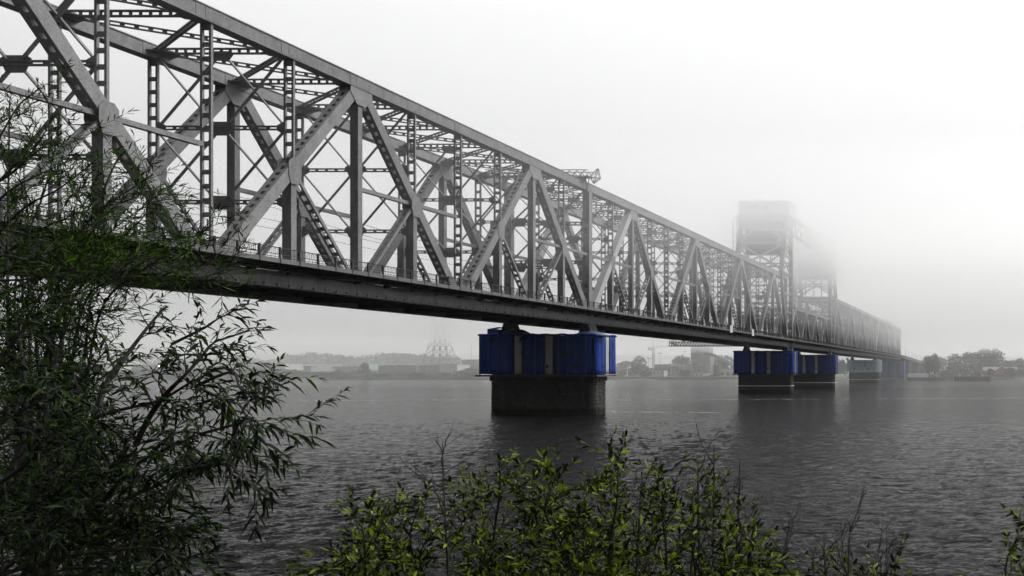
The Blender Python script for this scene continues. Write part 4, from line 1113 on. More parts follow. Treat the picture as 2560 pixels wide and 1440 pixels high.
for i, px in enumerate((1680,1689,1698,1706)):
    p = at(px,911,672); root = thing('cement_silo', (p.x,672,2.3), ('leftmost grey silo beside the white quay house','second grey silo from the quay house','third grey silo from the quay house','grey silo closest to the hopper tower')[i], 'silo', 'grey silos on the quay')
    z = p.z-2.3
    MB().tube([(0,0,1.5),(0,0,z-1)],1.55,1.55,16).build('drum', M['wall_grey'], root, smooth=False)
    MB().tube([(0,0,z-0.99),(0,0,z)],1.55,0.4,16).build('cone_top', M['roof_grey'], root)
    m = MB()
    for k in range(4): m.box(1.1*math.cos(k*1.57+0.78)-0.12,1.1*math.cos(k*1.57+0.78)+0.12,1.1*math.sin(k*1.57+0.78)-0.12,1.1*math.sin(k*1.57+0.78)+0.12,-0.5,1.49)
    m.build('support', M['steel_dark'], root)
bld('plant_office', 1636, 1676, 912, 676, 12, 'wall_grey', 'roof_grey', 'grey two storey plant building left of the silos', win=(5,4.6,6.2,1.4))
bld('quay_house', 1631, 1660, 926, 660, 8, 'wall_pale', 'roof_grey', 'small pale house with three windows at the quay edge', win=(3,2.4,4.0,0.9))
bld('plant_shed', 1704, 1727, 911, 680, 10, 'wall_grey', 'roof_grey', 'grey shed between the silos and the hopper tower', win=(2,4,5.5,1.5))
bld('brown_hut', 1784, 1797, 915, 672, 6, 'rust', 'roof_dark', 'narrow brown hut below the conveyor', win=(1,4.5,6,1.4))
bld('plant_shed', 1798, 1842, 923, 676, 10, 'wall_pale', 'roof_grey', 'low pale shed under the lower end of the conveyor', win=(3,1.2,3.4,1.8))
bld('plant_shed', 1570, 1632, 921, 690, 12, 'wall_grey', 'roof_grey', 'low grey shed left of the crane', win=(5,2.5,4,1.6))
bld('plant_shed', 1727, 1768, 933, 664, 8, 'wall_pale', 'roof_grey', 'low pale store in front of the hopper tower', win=(4,1.0,2.2,1.2))
# small pale vans parked on the quay
def van(px, label, w=4.6):
    p = at(px, 940, 657); root = thing('parked_van', (p.x,657,2.45), label, 'van', 'pale vans on the quay')
    MB().prism([(-w/2,-0.9,0.35),(w/2,-0.9,0.35),(w/2,-0.9,1.1),(w/2-0.9,-0.9,1.3),(w/2-1.5,-0.9,2.1),(-w/2,-0.9,2.1)],(0,1.8,0)).build('body', M['white'], root)
    MB().prism([(w/2-1.9,-0.92,1.3),(w/2-1.1,-0.92,1.3),(w/2-1.6,-0.92,1.9),(w/2-1.9,-0.92,1.9)],(0,0.018,0)).build('window', M['glass'], root)
    wm = MB().tube([(0,-0.95,0.35),(0,-0.7,0.35)],0.36,0.36,12).mesh('wheel', M['patch'])
    for x in (-w/2+0.9,w/2-0.9):
        add('wheel', wm, root, (x,0,0)); add('wheel', wm, root, (x,1.65,0))
van(1764, 'pale van on the quay, below the hopper tower'); van(1774, 'pale van on the quay, closer to the brown hut')
def mast(px, y0, Y, label, arm=True, name='light_mast'):
    p = at(px, y0, Y); h = p.z-2.4; root = thing(name, (p.x,Y,2.4), label, 'mast')
    MB().tube([(0,0,-0.5),(0,0,h)],0.22,0.12,6).build('pole', M['steel'], root)
    m = MB().box(-1.4,1.4,-0.2,0.2,h+0.002,h+0.35)
    for x in (-1.2,0,1.2): m.box(x-0.35,x+0.35,-0.5,-0.21,h+0.05,h+0.75)
    m.build('floodlight', M['steel_dark'], root)
mast(1650, 884, 700, 'slim floodlight mast right of the crane'); mast(1622, 897, 690, 'short dark mast left of the crane'); mast(1179, 843, 800, 'very faint mast left of the nearest pier')
mast(1712, 880, 760, 'faint mast behind the silos'); mast(2371, 893, 690, 'thin mast on the right bank between two groves')
# quay wall of sheet piles, left part reddish and broken
def quay(x0, x1, Y, zt, label, mt='asphalt_edge'):
    a = at(x0,940,Y); b2 = at(x1,940,Y); root = thing('quay_wall', ((a.x+b2.x)/2,Y,0), label, 'quay wall'); W = b2.x-a.x; m = MB(); x = -W/2
    i = 0
    while x < W/2:
        m.box(x,min(x+0.75,W/2),-0.3-(0.35 if i % 2 else 0),1.2,-1.2,zt-(0.003 if i % 2 else 0)); x += 0.75; i += 1
    m.build('sheet_piling', M[mt], root)
    MB().box(-W/2,W/2,-0.75,1.3,zt+0.003,zt+0.35).build('capping', M['wall_grey'], root)
quay(1470, 1848, 651, 2.1, 'long dark quay wall of sheet piles between the first two piers')
quay(918, 1225, 650, 1.6, 'low reddish quay wall left of the nearest pier', 'rust')
m = MB(); rr = random.Random(9)
# ---- right bank: viaduct, lamps, red house, barges, tanks
root = thing('approach_viaduct', (XC, 604.5, 0), 'grey approach viaduct sloping down behind the trees on the right bank', 'viaduct')
pts = [(0,0,17.2),(0.5,40,16.6),(3,90,14.8),(8,150,12.6),(16,230,10.2)]
for i, (a, b2) in enumerate(zip(pts[:-1], pts[1:])):
    MB().beam(a, b2, 20.5, 1.1, (1,0,0)).build('deck_section', M['concrete'], root)
    m = MB(); m.beam((a[0]+10.4,a[1],a[2]+1.0),(b2[0]+10.4,b2[1],b2[2]+1.0),0.15,0.9,(1,0,0)); m.build('parapet', M['steel_dark'], root)
    MB().box(a[0]-8,a[0]+8,a[1]+6,a[1]+8,2,a[2]-0.9).build('bent', M['stone'], root)
    for x in (-7,0,7): MB().box(a[0]+x-0.8,a[0]+x+0.8,a[1]+26,a[1]+27.6,2,a[2]-1.4).build('column', M['concrete'], root)
lab = ['first street lamp past the last truss','second street lamp past the last truss','third street lamp down the approach','fourth street lamp down the approach','last faint street lamp before the trees']
for i, (px, y0, Y) in enumerate(((2264,871,630),(2272,877,655),(2281,881,685),(2291,886,720),(2303,890,760))):
    p = at(px, y0, Y); root = thing('street_lamp', (p.x,Y,p.z-9.5), lab[i], 'street lamp', 'street lamps on the approach viaduct')
    MB().tube([(0,0,-2),(0,0,8),(-0.25,0,9),(-1.0,0,9.4),(-1.9,0,9.5)],0.16,0.1,6).build('pole', M['steel'], root)
    MB().box(-2.8,-1.6,-0.22,0.22,9.42,9.62).build('lamp_head', M['steel_dark'], root)
root = thing('red_house', (at(2500,920,668).x, 668, 2.6), 'long red house with two grey gabled roofs among trees', 'house')
MB().box(-14,14,-5,5,-1,5.0).build('wall', M['wall_red'], root)
MB().prism([(-14.6,-5.6,5.002),(-14.6,5.6,5.002),(-14.6,0,8.0)],(29.2,0,0)).build('roof', M['roof_grey'], root)
MB().prism([(-3.5,-7,5.0),(6.5,-7,5.0),(1.5,-7,8.2)],(0,3,0)).box(-3.5,6.5,-7,-4.9,-1,4.99).build('gable_wing', M['wall_red'], root)
m = MB()
for q in (-1, 1): m.prism([(1.5+q*5.6,-7.4,4.6),(1.5,-7.4,8.25),(1.5,-7.4,8.7),(1.5+q*5.6,-7.4,5.05)],(0,6,0))
m.build('gable_roof', M['roof_grey'], root)
for x in (-12.5,-10.6,-8.7,8.4,10.2,12.0):
    y = -5.02
    MB().box(x-0.6,x+0.6,y-0.05,y,1.8,3.4).build('window', M['glass'], root)
    m = MB()
    for k in range(8):
        a = math.pi*k/8; b2 = math.pi*(k+1)/8
        m.beam((x+0.75*math.cos(a),y-0.08,3.45+0.75*math.sin(a)),(x+0.75*math.cos(b2),y-0.08,3.45+0.75*math.sin(b2)),0.06,0.22,(0,1,0))
    m.build('window_arch', M['white'], root)
# red brown mooring wall standing in the water
Y = 560; a = at(2379,953,Y); b2 = at(2481,953,Y); W = b2.x-a.x
root = thing('mooring_wall', ((a.x+b2.x)/2,Y,0), 'dark red ribbed sheet steel wall standing in the water, right bank', 'mooring wall')
MB().prism([(-W/2,-1.2,-0.8),(W/2,-1.2,-0.8),(W/2-0.6,-0.4,3.1),(-W/2+0.6,-0.4,3.1)],(0,3,0)).build('sheeting', M['rust'], root)
m = MB()
for k in range(24):
    x = -W/2+0.8+k*(W-1.6)/23; m.beam((x,-1.4,-0.6),(x,-0.55,3.0),0.22,0.3,(1,0,0))
m.build('rib', M['rust'], root)
MB().box(-W/2,W/2,-1.0,2.6,3.105,3.5).build('capping', M['concrete'], root)
for q in (-1, 1): MB().beam((q*(W/2-0.8),-1.5,-0.6),(q*(W/2-1.4),-0.65,3.2),0.3,0.3,(1,0,0)).build('white_post', M['white'], root)
Y = 590; a = at(2268,952,Y); b2 = at(2318,952,Y); W = b2.x-a.x
root = thing('roofed_barge', ((a.x+b2.x)/2,Y,0), 'low barge with sloping pale ribbed roof moored by the abutment', 'barge')
MB().prism([(-W/2,-3,-0.5),(W/2,-3,-0.5),(W/2+0.5,-3,2.4),(-W/2-0.3,-3,2.4)],(0,6,0)).build('hull', M['rust'], root)
MB().prism([(-W/2+0.3,-3.2,2.6),(W/2-0.2,-3.2,2.6),(W/2-0.6,-0.4,5.2),(-W/2+0.8,-0.4,5.2)],(0,2.6,0.1)).build('roof', M['roof_grey'], root)
m = MB()
for k in range(9):
    x = -W/2+0.6+k*(W-1.2)/8; m.beam((x,-3.3,2.65),(x,-0.5,5.25),0.12,0.1,(1,0,0))
m.build('roof_rib', M['wall_grey'], root)
m = MB()
for k in range(6): m.beam((-W/2+1+k*2.4,-3.06,0.2),(-W/2+1.6+k*2.4,-3.06,2.2),0.05,0.2,(0,1,0))
m.build('hull_stripe', M['concrete'], root)
Y = 588; a = at(2319,952,Y); b2 = at(2362,952,Y); W = b2.x-a.x
root = thing('work_barge', ((a.x+b2.x)/2,Y,0), 'cluttered red work barge beside the roofed one', 'barge')
MB().prism([(-W/2,-3,-0.5),(W/2,-3,-0.5),(W/2+0.4,-3,2.3),(-W/2,-3,2.3)],(0,6,0)).build('hull', M['rust'], root)
MB().box(-W/2+1,-W/2+6,-2,2,2.303,4.6).box(-W/2+0.8,-W/2+6.2,-2.2,2.2,4.603,4.8).build('deckhouse', M['wall_grey'], root)
m = MB(); m.beam((-1,0,2.3),(2.5,0,6.4),0.3,0.3); m.beam((2.5,0,6.4),(4.2,0,3.0),0.25,0.25); m.beam((1.0,0.6,2.3),(2.5,0,6.4),0.2,0.2); m.box(3.8,4.8,-0.6,0.6,2.31,3.4); m.build('derrick', M['steel_dark'], root)
m = MB()
for k in range(7): m.box(-2+k*0.9,-1.5+k*0.9,-2.6,-1.6,2.305,2.7+0.5*((k*37) % 3))
m.build('deck_gear', M['wall_dark'], root)
for i, px in enumerate((2318,2325.5)):
    p = at(px,917,640); root = thing('storage_tank', (p.x,640,2.4), ('pale upright tank nearer the viaduct','pale upright tank further from the viaduct')[i], 'tank', 'pale tanks on the right bank')
    h = p.z-2.4
    MB().tube([(0,0,-0.5),(0,0,h-0.6)],0.95,0.95,14).build('shell', M['white'], root)
    MB().tube([(0,0,h-0.59),(0,0,h-0.2),(0,0,h)],0.95,0.3,14).build('dome', M['roof_grey'], root)
    MB().box(1.0,1.1,-0.3,0.3,0,h-0.8).build('ladder', M['steel_dark'], root)
# river buoy
p = at(409,980,279)
root = thing('river_buoy', (p.x,279,0), 'small red conical buoy on the water, seen through willow branches', 'buoy')
MB().tube([(0,0,-0.3),(0,0,0.3),(0,0,0.5)],1.0,0.95,14).build('float', M['rust'], root)
MB().tube([(0,0,0.51),(0,0,1.7),(0,0,2.1)],0.75,0.18,12).build('body', M['rust'], root)
MB().tube([(0,0,2.11),(0,0,2.6)],0.16,0.16,8).box(-0.3,0.3,-0.3,0.3,2.62,2.95).build('lantern', M['white'], root)
# a lit yard lamp
ml = bpy.data.materials.new('lit_lamp'); ml.use_nodes = True; b_ = ml.node_tree.nodes['Principled BSDF']; b_.inputs['Emission Color'].default_value = (1,0.98,0.95,1); b_.inputs['Emission Strength'].default_value = 9
p = at(397,914,700); root = thing('yard_lamp', (p.x,700,2.4), 'lit white yard lamp on the left bank behind the branches', 'lamp'); h = p.z-2.4
MB().tube([(0,0,-0.5),(0,0,h-0.5)],0.15,0.1,6).build('pole', M['steel_dark'], root)
MB().tube([(0,0,h-0.49),(0,0,h-0.2),(0,0,h+0.2),(0,0,h+0.45)],0.42,0.42,10).build('lamp_head', ml, root)
# ------------------------------------------------------------------ foreground willows
M['willow_a'] = leaf_mat('willow_leaves', *WIL_A)
M['willow_b'] = leaf_mat('sallow_leaves', *WIL_B)
M['willow_c'] = leaf_mat('fine_willow_leaves', *WIL_C)
M['twig'] = mat('willow_bark', (0.009,0.008,0.007), 0.85, 0.3, 30)
M['dead'] = mat('dead_twig_bark', (0.009,0.008,0.007), 0.9, 0.2, 30)

def catmull(pts, n=6):
    P = [Vector(p) for p in pts]; out = []
    for i in range(len(P)-1):
        p0 = P[max(i-1,0)]; p1 = P[i]; p2 = P[i+1]; p3 = P[min(i+2,len(P)-1)]
        for k in range(n):
            t = k/n; out.append(0.5*((2*p1)+(p2-p0)*t+(2*p0-5*p1+4*p2-p3)*t*t+(3*p1-p0-3*p2+p3)*t**3))
    out.append(P[-1]); return out
def plen(p): return sum((b-a).length for a, b in zip(p[:-1], p[1:]))
def point_on(p, t):
    L = plen(p)*t; s = 0
    for a, b in zip(p[:-1], p[1:]):
        l = (b-a).length
        if s+l >= L: return a.lerp(b, (L-s)/max(l,1e-9)), (b-a).normalized()
        s += l
    return p[-1].copy(), (p[-1]-p[-2]).normalized()
def shoot(rg, p, d, L, bend, n=5, wob=0.18):
    pts = [p.copy()]; d = d.normalized()
    for i in range(n):
        d = (d+Vector((rg.gauss(0,wob),rg.gauss(0,wob),rg.gauss(0,wob)))+bend/n).normalized()
        pts.append(pts[-1]+d*(L/n))
    return pts
def branch_off(rg, t, a0, a1, flat=1.0):
    r = Vector((rg.gauss(0,1),rg.gauss(0,1)*flat,rg.gauss(0,1))); r = (r-t*r.dot(t)).normalized()
    a = rg.uniform(a0,a1); return t*math.cos(a)+r*math.sin(a)

class Leaves:
    def __init__(s): s.rows = []
    def put(s, rg, twig, step, L0, L1, wr, droop, t0=0.15, fan=(0.45,0.9)):
        L = plen(twig); n = max(1, int(L*(1-t0)/step)); ph = rg.uniform(0,6.28)
        for i in range(n):
            t = t0+(1-t0)*(i+rg.random())/n; p, a = point_on(twig, min(t,0.999))
            ph += 2.4; e = a.orthogonal().normalized(); g = a.cross(e); rad = e*math.cos(ph)+g*math.sin(ph)
            ang = rg.uniform(*fan); d = a*math.cos(ang)+rad*math.sin(ang)
            l = rg.uniform(L0,L1)*(0.65+0.35*math.sin(math.pi*min(1,0.2+t*0.8)))
            s.rows.append((*p, *d, *(Vector((rg.gauss(0,1),rg.gauss(0,1),rg.gauss(0,1)+0.8))), l, l*wr*rg.uniform(0.8,1.2), droop*rg.uniform(0.3,1.4)))
        tip, a = point_on(twig, 0.999)
        for k in range(3):
            d = (a+Vector((rg.gauss(0,0.3),rg.gauss(0,0.3),rg.gauss(0,0.3)))).normalized(); l = rg.uniform(L0,L1)*0.75
            s.rows.append((*tip,*d,rg.gauss(0,1),rg.gauss(0,1),rg.gauss(0,1)+0.5,l,l*wr*0.9,droop*0.5))
    def build(s, name, mt, parent):
        A = np.array(s.rows); n = len(A); P = A[:,0:3]; Dv = A[:,3:6]; U = A[:,6:9]; L = A[:,9:10]; W = A[:,10:11]; B = A[:,11:12]
        Dv = Dv/np.linalg.norm(Dv,axis=1)[:,None]; S = np.cross(Dv,U); S /= np.linalg.norm(S,axis=1)[:,None]+1e-9; Nn = np.cross(S,Dv)
        down = np.array([[0,0,-1.0]])
        prof = [(0.0,0.12),(0.28,0.9),(0.62,0.85),(1.0,0.0)]
        V = np.zeros((n,11,3)); k = 0
        for (t, w_) in prof:
            c = P+Dv*L*t+down*L*B*t*t
            if w_ > 0:
                V[:,k] = c-S*W*w_/2+Nn*W*0.16; V[:,k+1] = c; V[:,k+2] = c+S*W*w_/2+Nn*W*0.16; k += 3
            else:
                V[:,k] = c; k += 1
        V = V[:,:10]
        base = [(0,1,4,3),(1,2,5,4),(3,4,7,6),(4,5,8,7)]; tri = [(6,7,9),(7,8,9)]
        me = bpy.data.meshes.new(name); nq = len(base); ntri = len(tri)
        me.vertices.add(n*10); me.vertices.foreach_set('co', V.reshape(-1))
        off = (np.arange(n)*10)[:,None]
        q = (np.array(base).reshape(1,-1)+off); t3 = (np.array(tri).reshape(1,-1)+off)
        loops = np.concatenate([q.reshape(-1), t3.reshape(-1)]); me.loops.add(len(loops)); me.loops.foreach_set('vertex_index', loops.astype(np.int32))
        tot = np.concatenate([np.full(n*nq,4), np.full(n*ntri,3)]); st_ = np.concatenate([[0],np.cumsum(tot)[:-1]])
        me.polygons.add(len(tot)); me.polygons.foreach_set('loop_start', st_.astype(np.int32))
        try: me.polygons.foreach_set('loop_total', tot.astype(np.int32))
        except Exception: pass
        me.polygons.foreach_set('use_smooth', [True]*len(tot))
        me.update(calc_edges=True); me.validate(); me.materials.append(mt)
        return add(name, me, parent)

def willow(name, label, cat, base, mains, seed, leafmat, par, group=None):
    """mains: list of (polyline [(px,py,Y)...], r0, density)"""
    rg = random.Random(seed); root = thing(name, base, label, cat, group); B = Vector(base)
    wood = MB(); lv = Leaves(); nl2 = nl3 = 0
    for (pl, r0, dens) in mains:
        P = catmull([at(*q)-B for q in pl], 6)
        wood.tube(P, r0, r0*0.25, 6)
        L = plen(P); n2 = int(L*par['n2']*dens)
        for i in range(n2):
            t = par.get('t0',0.12)+(1-par.get('t0',0.12))*((i+rg.random())/max(1,n2)); p, a = point_on(P, min(t,0.995))
            d = branch_off(rg, a, 0.35, 1.05)
            l2 = rg.uniform(*par['l2'])*(1.15-0.65*t)
            Q = shoot(rg, p, d, l2, Vector((0,0,par['bend'])), 6); nl2 += 1
            wood.tube(Q, r0*0.28*(1.1-0.6*t)+0.0012, 0.0011, 4, False)
            lv.put(rg, Q, par['step'], par['leaf'][0], par['leaf'][1], par['wr'], par['droop'], 0.3)
            for j in range(max(1, int(l2*par['n3']))):
                p3, a3 = point_on(Q, rg.uniform(0.15,0.95)); d3 = branch_off(rg, a3, 0.4, 1.0); l3 = rg.uniform(*par['l3'])
                T = shoot(rg, p3, d3, l3, Vector((0,0,par['bend']*0.7)), 4, 0.14); nl3 += 1
                wood.tube(T, 0.0018, 0.0008, 3, False)
                lv.put(rg, T, par['step'], par['leaf'][0], par['leaf'][1], par['wr'], par['droop'], 0.08)
        lv.put(rg, P[-8:], par['step'], par['leaf'][0], par['leaf'][1], par['wr'], par['droop'], 0.1)
    wood.build('trunk', M['twig'], root)
    lv.build('foliage', leafmat, root)
    print(name, 'leaves', len(lv.rows), 'l2', nl2, 'l3', nl3)
    return root
def dead_branch(root, pl, seed, r0=0.009):
    rg = random.Random(seed); B = root.location; m = MB(); P = catmull([at(*q)-B for q in pl], 5); m.tube(P, r0, 0.002, 5)
    L = plen(P)
    for i in range(int(L*11)):
        p, a = point_on(P, rg.uniform(0.3,0.95)); Q = shoot(rg, p, branch_off(rg,a,0.3,0.8), rg.uniform(0.1,0.34), Vector((0,0,0.25)), 5, 0.16); m.tube(Q, r0*0.45, 0.0014, 4, False)
        for j in range(2):
            p3, a3 = point_on(Q, rg.uniform(0.3,0.9)); m.tube(shoot(rg, p3, branch_off(rg,a3,0.3,0.8), rg.uniform(0.05,0.14), Vector((0,0,0.15)), 3, 0.15), 0.0020, 0.0011, 3, False)
    m.build('dead_branch', M['dead'], root)
PW = dict(n2=11.5, l2=(0.18,0.48), n3=10.0, l3=(0.08,0.22), bend=-0.10, step=0.021, leaf=(0.045,0.090), wr=0.205, droop=0.55)
# lower willow: dark spreading limbs, long hanging leaves
mains = [
 ([(110,1500,4.6),(190,1180,4.6),(235,1045,4.6),(270,950,4.7),(315,890,4.8),(360,830,4.9),(405,775,5.0)],0.022,1.0),
 ([(235,1045,4.6),(300,1025,4.5),(400,1000,4.4),(470,960,4.3),(540,925,4.2)],0.013,0.9),
 ([(340,1110,4.3),(375,1040,4.3),(415,985,4.3),(465,935,4.3),(505,890,4.4),(540,850,4.5)],0.015,1.0),
 ([(230,1290,4.4),(290,1215,4.3),(350,1155,4.2),(420,1120,4.1),(500,1085,4.0)],0.016,0.9),
 ([(220,1300,4.4),(320,1245,4.3),(390,1215,4.2),(465,1178,4.1),(540,1150,4.0)],0.014,0.8),
 ([(500,960,4.2),(580,930,4.1),(600,970,4.0),(640,990,3.95)],0.009,0.9),
 ([(500,1085,4.0),(590,1060,3.9),(620,1045,3.85),(650,1060,3.8)],0.009,0.8),
 ([(470,1178,4.1),(560,1160,4.0),(590,1175,3.9),(610,1220,3.85)],0.009,0.8),
 ([(430,860,4.6),(510,820,4.6),(540,800,4.6),(570,785,4.6)],0.009,0.8),
 ([(550,850,4.5),(610,830,4.45),(630,820,4.4),(665,818,4.35)],0.006,0.35),
 ([(60,1500,5.0),(90,1300,5.0),(110,1120,5.1),(120,980,5.2),(150,860,5.3),(190,770,5.4)],0.02,1.25),
 ([(30,1500,4.2),(120,1330,4.1),(220,1260,4.0),(330,1290,3.9),(420,1340,3.85)],0.016,1.2),
 ([(0,1250,4.6),(60,1080,4.7),(60,930,4.8),(40,800,4.9)],0.016,1.2),
 ([(0,1440,4.0),(120,1400,3.9),(250,1380,3.8),(380,1370,3.75),(470,1400,3.7)],0.012,1.1),
 ([(120,1180,4.8),(200,1130,4.7),(280,1130,4.6),(330,1180,4.5)],0.012,1.2),
 ([(-60,1250,4.3),(40,1180,4.2),(130,1120,4.2),(230,1150,4.1)],0.012,1.2),
 ([(-40,1050,5.2),(80,1000,5.1),(190,960,5.0),(260,880,5.0)],0.012,1.1),
 ([(-90,1430,4.2),(10,1340,4.2),(90,1250,4.2),(160,1180,4.3)],0.012,1.4),
 ([(-90,1280,4.8),(20,1200,4.8),(110,1100,4.8),(200,1050,4.9)],0.012,1.3),
 ([(20,1520,4.1),(110,1440,4.0),(230,1420,3.9),(330,1440,3.9)],0.012,1.3),
 ([(150,1500,4.5),(230,1400,4.5),(320,1340,4.4),(430,1300,4.3)],0.012,1.1),
 ([(-90,1180,5.4),(10,1100,5.4),(80,1040,5.4),(170,900,5.5)],0.012,1.2),
 ([(-60,1480,3.8),(40,1400,3.8),(120,1330,3.8),(200,1290,3.8)],0.012,1.5),
 ([(-80,1120,4.0),(0,1060,4.0),(90,1010,4.0),(160,1000,4.0)],0.012,1.5),
 ([(-80,1000,4.5),(0,900,4.5),(60,820,4.5),(120,760,4.6)],0.012,1.3),
 ([(60,1460,5.4),(160,1360,5.4),(270,1320,5.3),(360,1250,5.3)],0.012,1.3),
 ([(300,1500,4.0),(380,1440,4.0),(450,1400,4.0),(520,1380,4.0)],0.01,1.2),
 ([(100,1300,5.2),(180,1180,5.3),(230,1100,5.3),(300,1040,5.3)],0.012,1.2),
 ([(380,1130,4.4),(450,1080,4.3),(560,1100,4.2),(610,1125,4.1)],0.009,1.1),
 ([(480,960,4.4),(560,1000,4.3),(600,1015,4.2),(640,1090,4.1)],0.009,1.1),
 ([(-40,1340,4.6),(60,1290,4.6),(160,1230,4.5),(240,1200,4.4)],0.012,1.3),
]
willow('willow_tree', 'large dark willow with long hanging leaves filling the lower left of the view', 'tree', (at(60,1440,4.6).x, 4.7, 2.3), mains, 101, M['willow_a'], PW, 'riverbank willows')
# upper willow: finer, further, twigs pointing up
PW2 = dict(n2=8.5, l2=(0.2,0.6), n3=10.0, l3=(0.10,0.28), bend=0.35, step=0.023, leaf=(0.055,0.105), wr=0.11, droop=0.08)
mains = [
 ([(40,1100,6.2),(140,820,6.3),(210,620,6.4),(252,540,6.5),(262,470,6.5),(300,385,6.6)],0.018,0.75),
 ([(252,540,6.5),(308,505,6.4),(350,485,6.4),(375,420,6.4)],0.009,0.75),
 ([(180,720,6.2),(300,650,6.0),(410,600,5.9),(490,590,5.8),(530,560,5.8)],0.012,0.95),
 ([(220,740,5.8),(340,700,5.7),(450,670,5.6),(540,660,5.5)],0.011,1.0),
 ([(20,800,6.8),(20,560,6.9),(22,400,7.0),(24,250,7.1)],0.016,0.8),
 ([(60,640,6.7),(110,480,6.8),(140,360,6.9),(150,285,6.9)],0.012,0.85),
 ([(-60,560,6.4),(20,480,6.4),(90,440,6.4),(180,400,6.4)],0.01,0.9),
 ([(60,820,6.3),(150,660,6.2),(210,560,6.2),(190,470,6.3)],0.012,0.95),
 ([(-40,760,6.0),(80,700,5.9),(190,670,5.8),(300,640,5.8)],0.012,1.2),
 ([(-40,680,6.2),(60,600,6.2),(130,560,6.1),(230,520,6.2)],0.012,1.1),
 ([(40,700,6.6),(70,560,6.6),(60,420,6.6),(90,310,6.7)],0.01,0.8),
 ([(-60,420,6.6),(0,340,6.6),(50,260,6.7),(110,215,6.7)],0.01,0.75),
 ([(-60,480,6.0),(20,440,6.0),(80,380,6.0),(130,300,6.1)],0.01,1.2),
 ([(-40,620,5.9),(60,520,5.9),(150,470,5.9),(240,400,6.0)],0.01,1.2),
 ([(60,760,6.0),(180,600,6.0),(260,520,6.0),(360,450,6.0)],0.01,1.1),
 ([(180,760,5.8),(300,600,5.8),(360,540,5.8),(390,470,5.9)],0.01,1.0),
 ([(-80,700,5.2),(40,700,5.2),(150,690,5.2),(280,700,5.1)],0.01,0.8),
 ([(-80,560,5.5),(40,580,5.5),(130,600,5.5),(210,580,5.5)],0.01,0.9),
 ([(260,760,5.5),(380,660,5.5),(460,620,5.5),(520,600,5.5)],0.01,1.1),
 ([(-80,640,5.6),(20,640,5.6),(120,660,5.5),(220,640,5.5)],0.01,0.7),
 ([(-80,720,5.8),(60,660,5.8),(200,600,5.8),(330,590,5.8)],0.01,0.8),
 ([(80,700,6.0),(200,640,6.0),(300,560,6.0),(380,500,6.0)],0.01,1.1),
 ([(150,700,5.3),(300,690,5.3),(420,700,5.2),(560,700,5.2)],0.01,1.2),
 ([(-60,520,6.2),(30,420,6.2),(90,380,6.2),(160,330,6.2)],0.01,1.1),
 ([(100,780,5.4),(240,720,5.3),(360,640,5.3),(470,690,5.2)],0.01,1.0),
]
mains = [(([(55+7*i, 1560, 6.3), (pl[0][0]*0.45+30+9*(i % 5), 1250, (pl[0][2]+6.3)/2), (pl[0][0]*0.8+20-8*(i % 4), pl[0][1]*0.55+1250*0.45, pl[0][2]+0.1)]+list(pl)) if pl[0][0] > -10 and pl[0][1] < 1000 else pl, r0, dn) for i, (pl, r0, dn) in enumerate(mains)]
willow('willow_tree', 'finer leaved willow rising behind, its shoots crossing the nearest truss', 'tree', (at(-20,1440,6.3).x, 6.6, 1.2), mains, 202, M['willow_c'], PW2, 'riverbank willows')
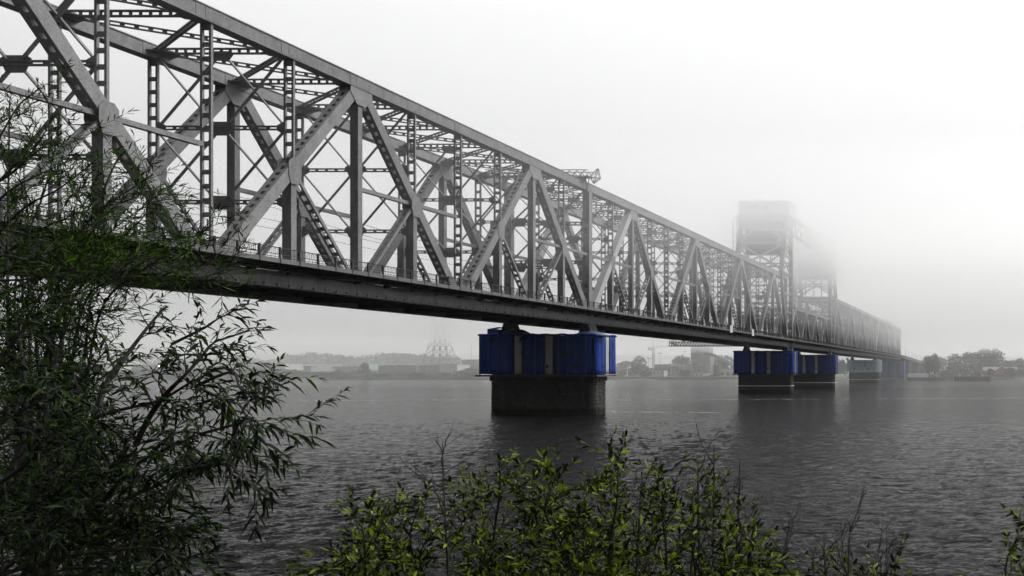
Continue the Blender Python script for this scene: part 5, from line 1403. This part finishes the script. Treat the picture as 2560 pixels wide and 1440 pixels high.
# sallow bushes along the bottom edge
PS = dict(n2=9.5, l2=(0.16,0.55), n3=11.0, l3=(0.06,0.20), bend=0.02, step=0.019, leaf=(0.032,0.072), wr=0.29, droop=0.20, t0=0.45)
def sallow(label, bx, Y, tops, bare, seed, dens=1.0):
    rg = random.Random(seed); base = at(bx, 2350, Y); mains = []
    for (tx, ty) in tops:
        ty += 22
        dy = rg.uniform(-0.7,0.7); s_ = rg.uniform(-90,90); lean = rg.uniform(-60,60)
        mains.append(([(bx+rg.uniform(-30,30),2350,Y),(bx+(tx-bx)*0.5+s_,1850,Y+dy*0.4),(bx+(tx-bx)*0.8+s_*0.8+lean,ty*0.62+1850*0.38,Y+dy*0.8),(bx+(tx-bx)*0.95+lean*0.7,ty*0.88+1850*0.12,Y+dy),(tx,ty,Y+dy)],0.010,dens*rg.uniform(0.2,1.75)))
    r = willow('sallow_bush', label, 'bush', tuple(base), mains, seed, M['willow_b'], PS, 'sallow bushes along the near bank')
    for i, (tx, ty) in enumerate(bare):
        dead_branch(r, [(bx+(tx-bx)*0.6,1650,Y),(bx+(tx-bx)*0.85,1450,Y),(bx+(tx-bx)*0.97,(ty*0.7+1450*0.3),Y+0.1),(tx,ty,Y+0.15)], seed*7+i)
sallow('low leafy bush leaning over the water, nearest the willow', 960, 4.5, [(780,1430),(840,1390),(905,1290),(945,1300),(1005,1215),(960,1320),(1085,1310),(1045,1255),(900,1400),(1000,1390)], [(968,1255)], 301)
sallow('bush with the topmost bright sprig and one bare whip', 1215, 4.7, [(1200,1165),(1250,1130),(1290,1175),(1330,1195),(1165,1240),(1300,1270),(1385,1265),(1130,1290),(1200,1380),(1330,1370)], [(1106,1105)], 302)
sallow('dense bright leaved bush in the middle of the bottom edge', 1500, 4.4, [(1385,1185),(1465,1235),(1500,1175),(1545,1150),(1600,1220),(1640,1215),(1440,1310),(1530,1300),(1620,1310),(1410,1390),(1560,1380)], [(1605,1190)], 303, 1.1)
sallow('tall bush with a dark bare branch fan above its leaves', 1770, 4.6, [(1690,1240),(1735,1210),(1775,1300),(1840,1320),(1885,1295),(1700,1330),(1790,1370),(1860,1390),(1930,1375),(1970,1420)], [(1785,1115),(1850,1148),(1975,1290),(1745,1150)], 304)
sallow('thin straggly bush of sparse leaves and bare twigs near the right', 2090, 4.5, [(1985,1410),(2030,1395),(2110,1405),(2160,1400),(2205,1430)], [(2125,1300),(2060,1330),(2235,1360),(2200,1345)], 305, 0.6)
sallow('sprig of dark leaves poking in at the lower right corner', 2640, 4.4, [(2536,1335),(2560,1290),(2556,1400),(2600,1310)], [], 306, 0.7)
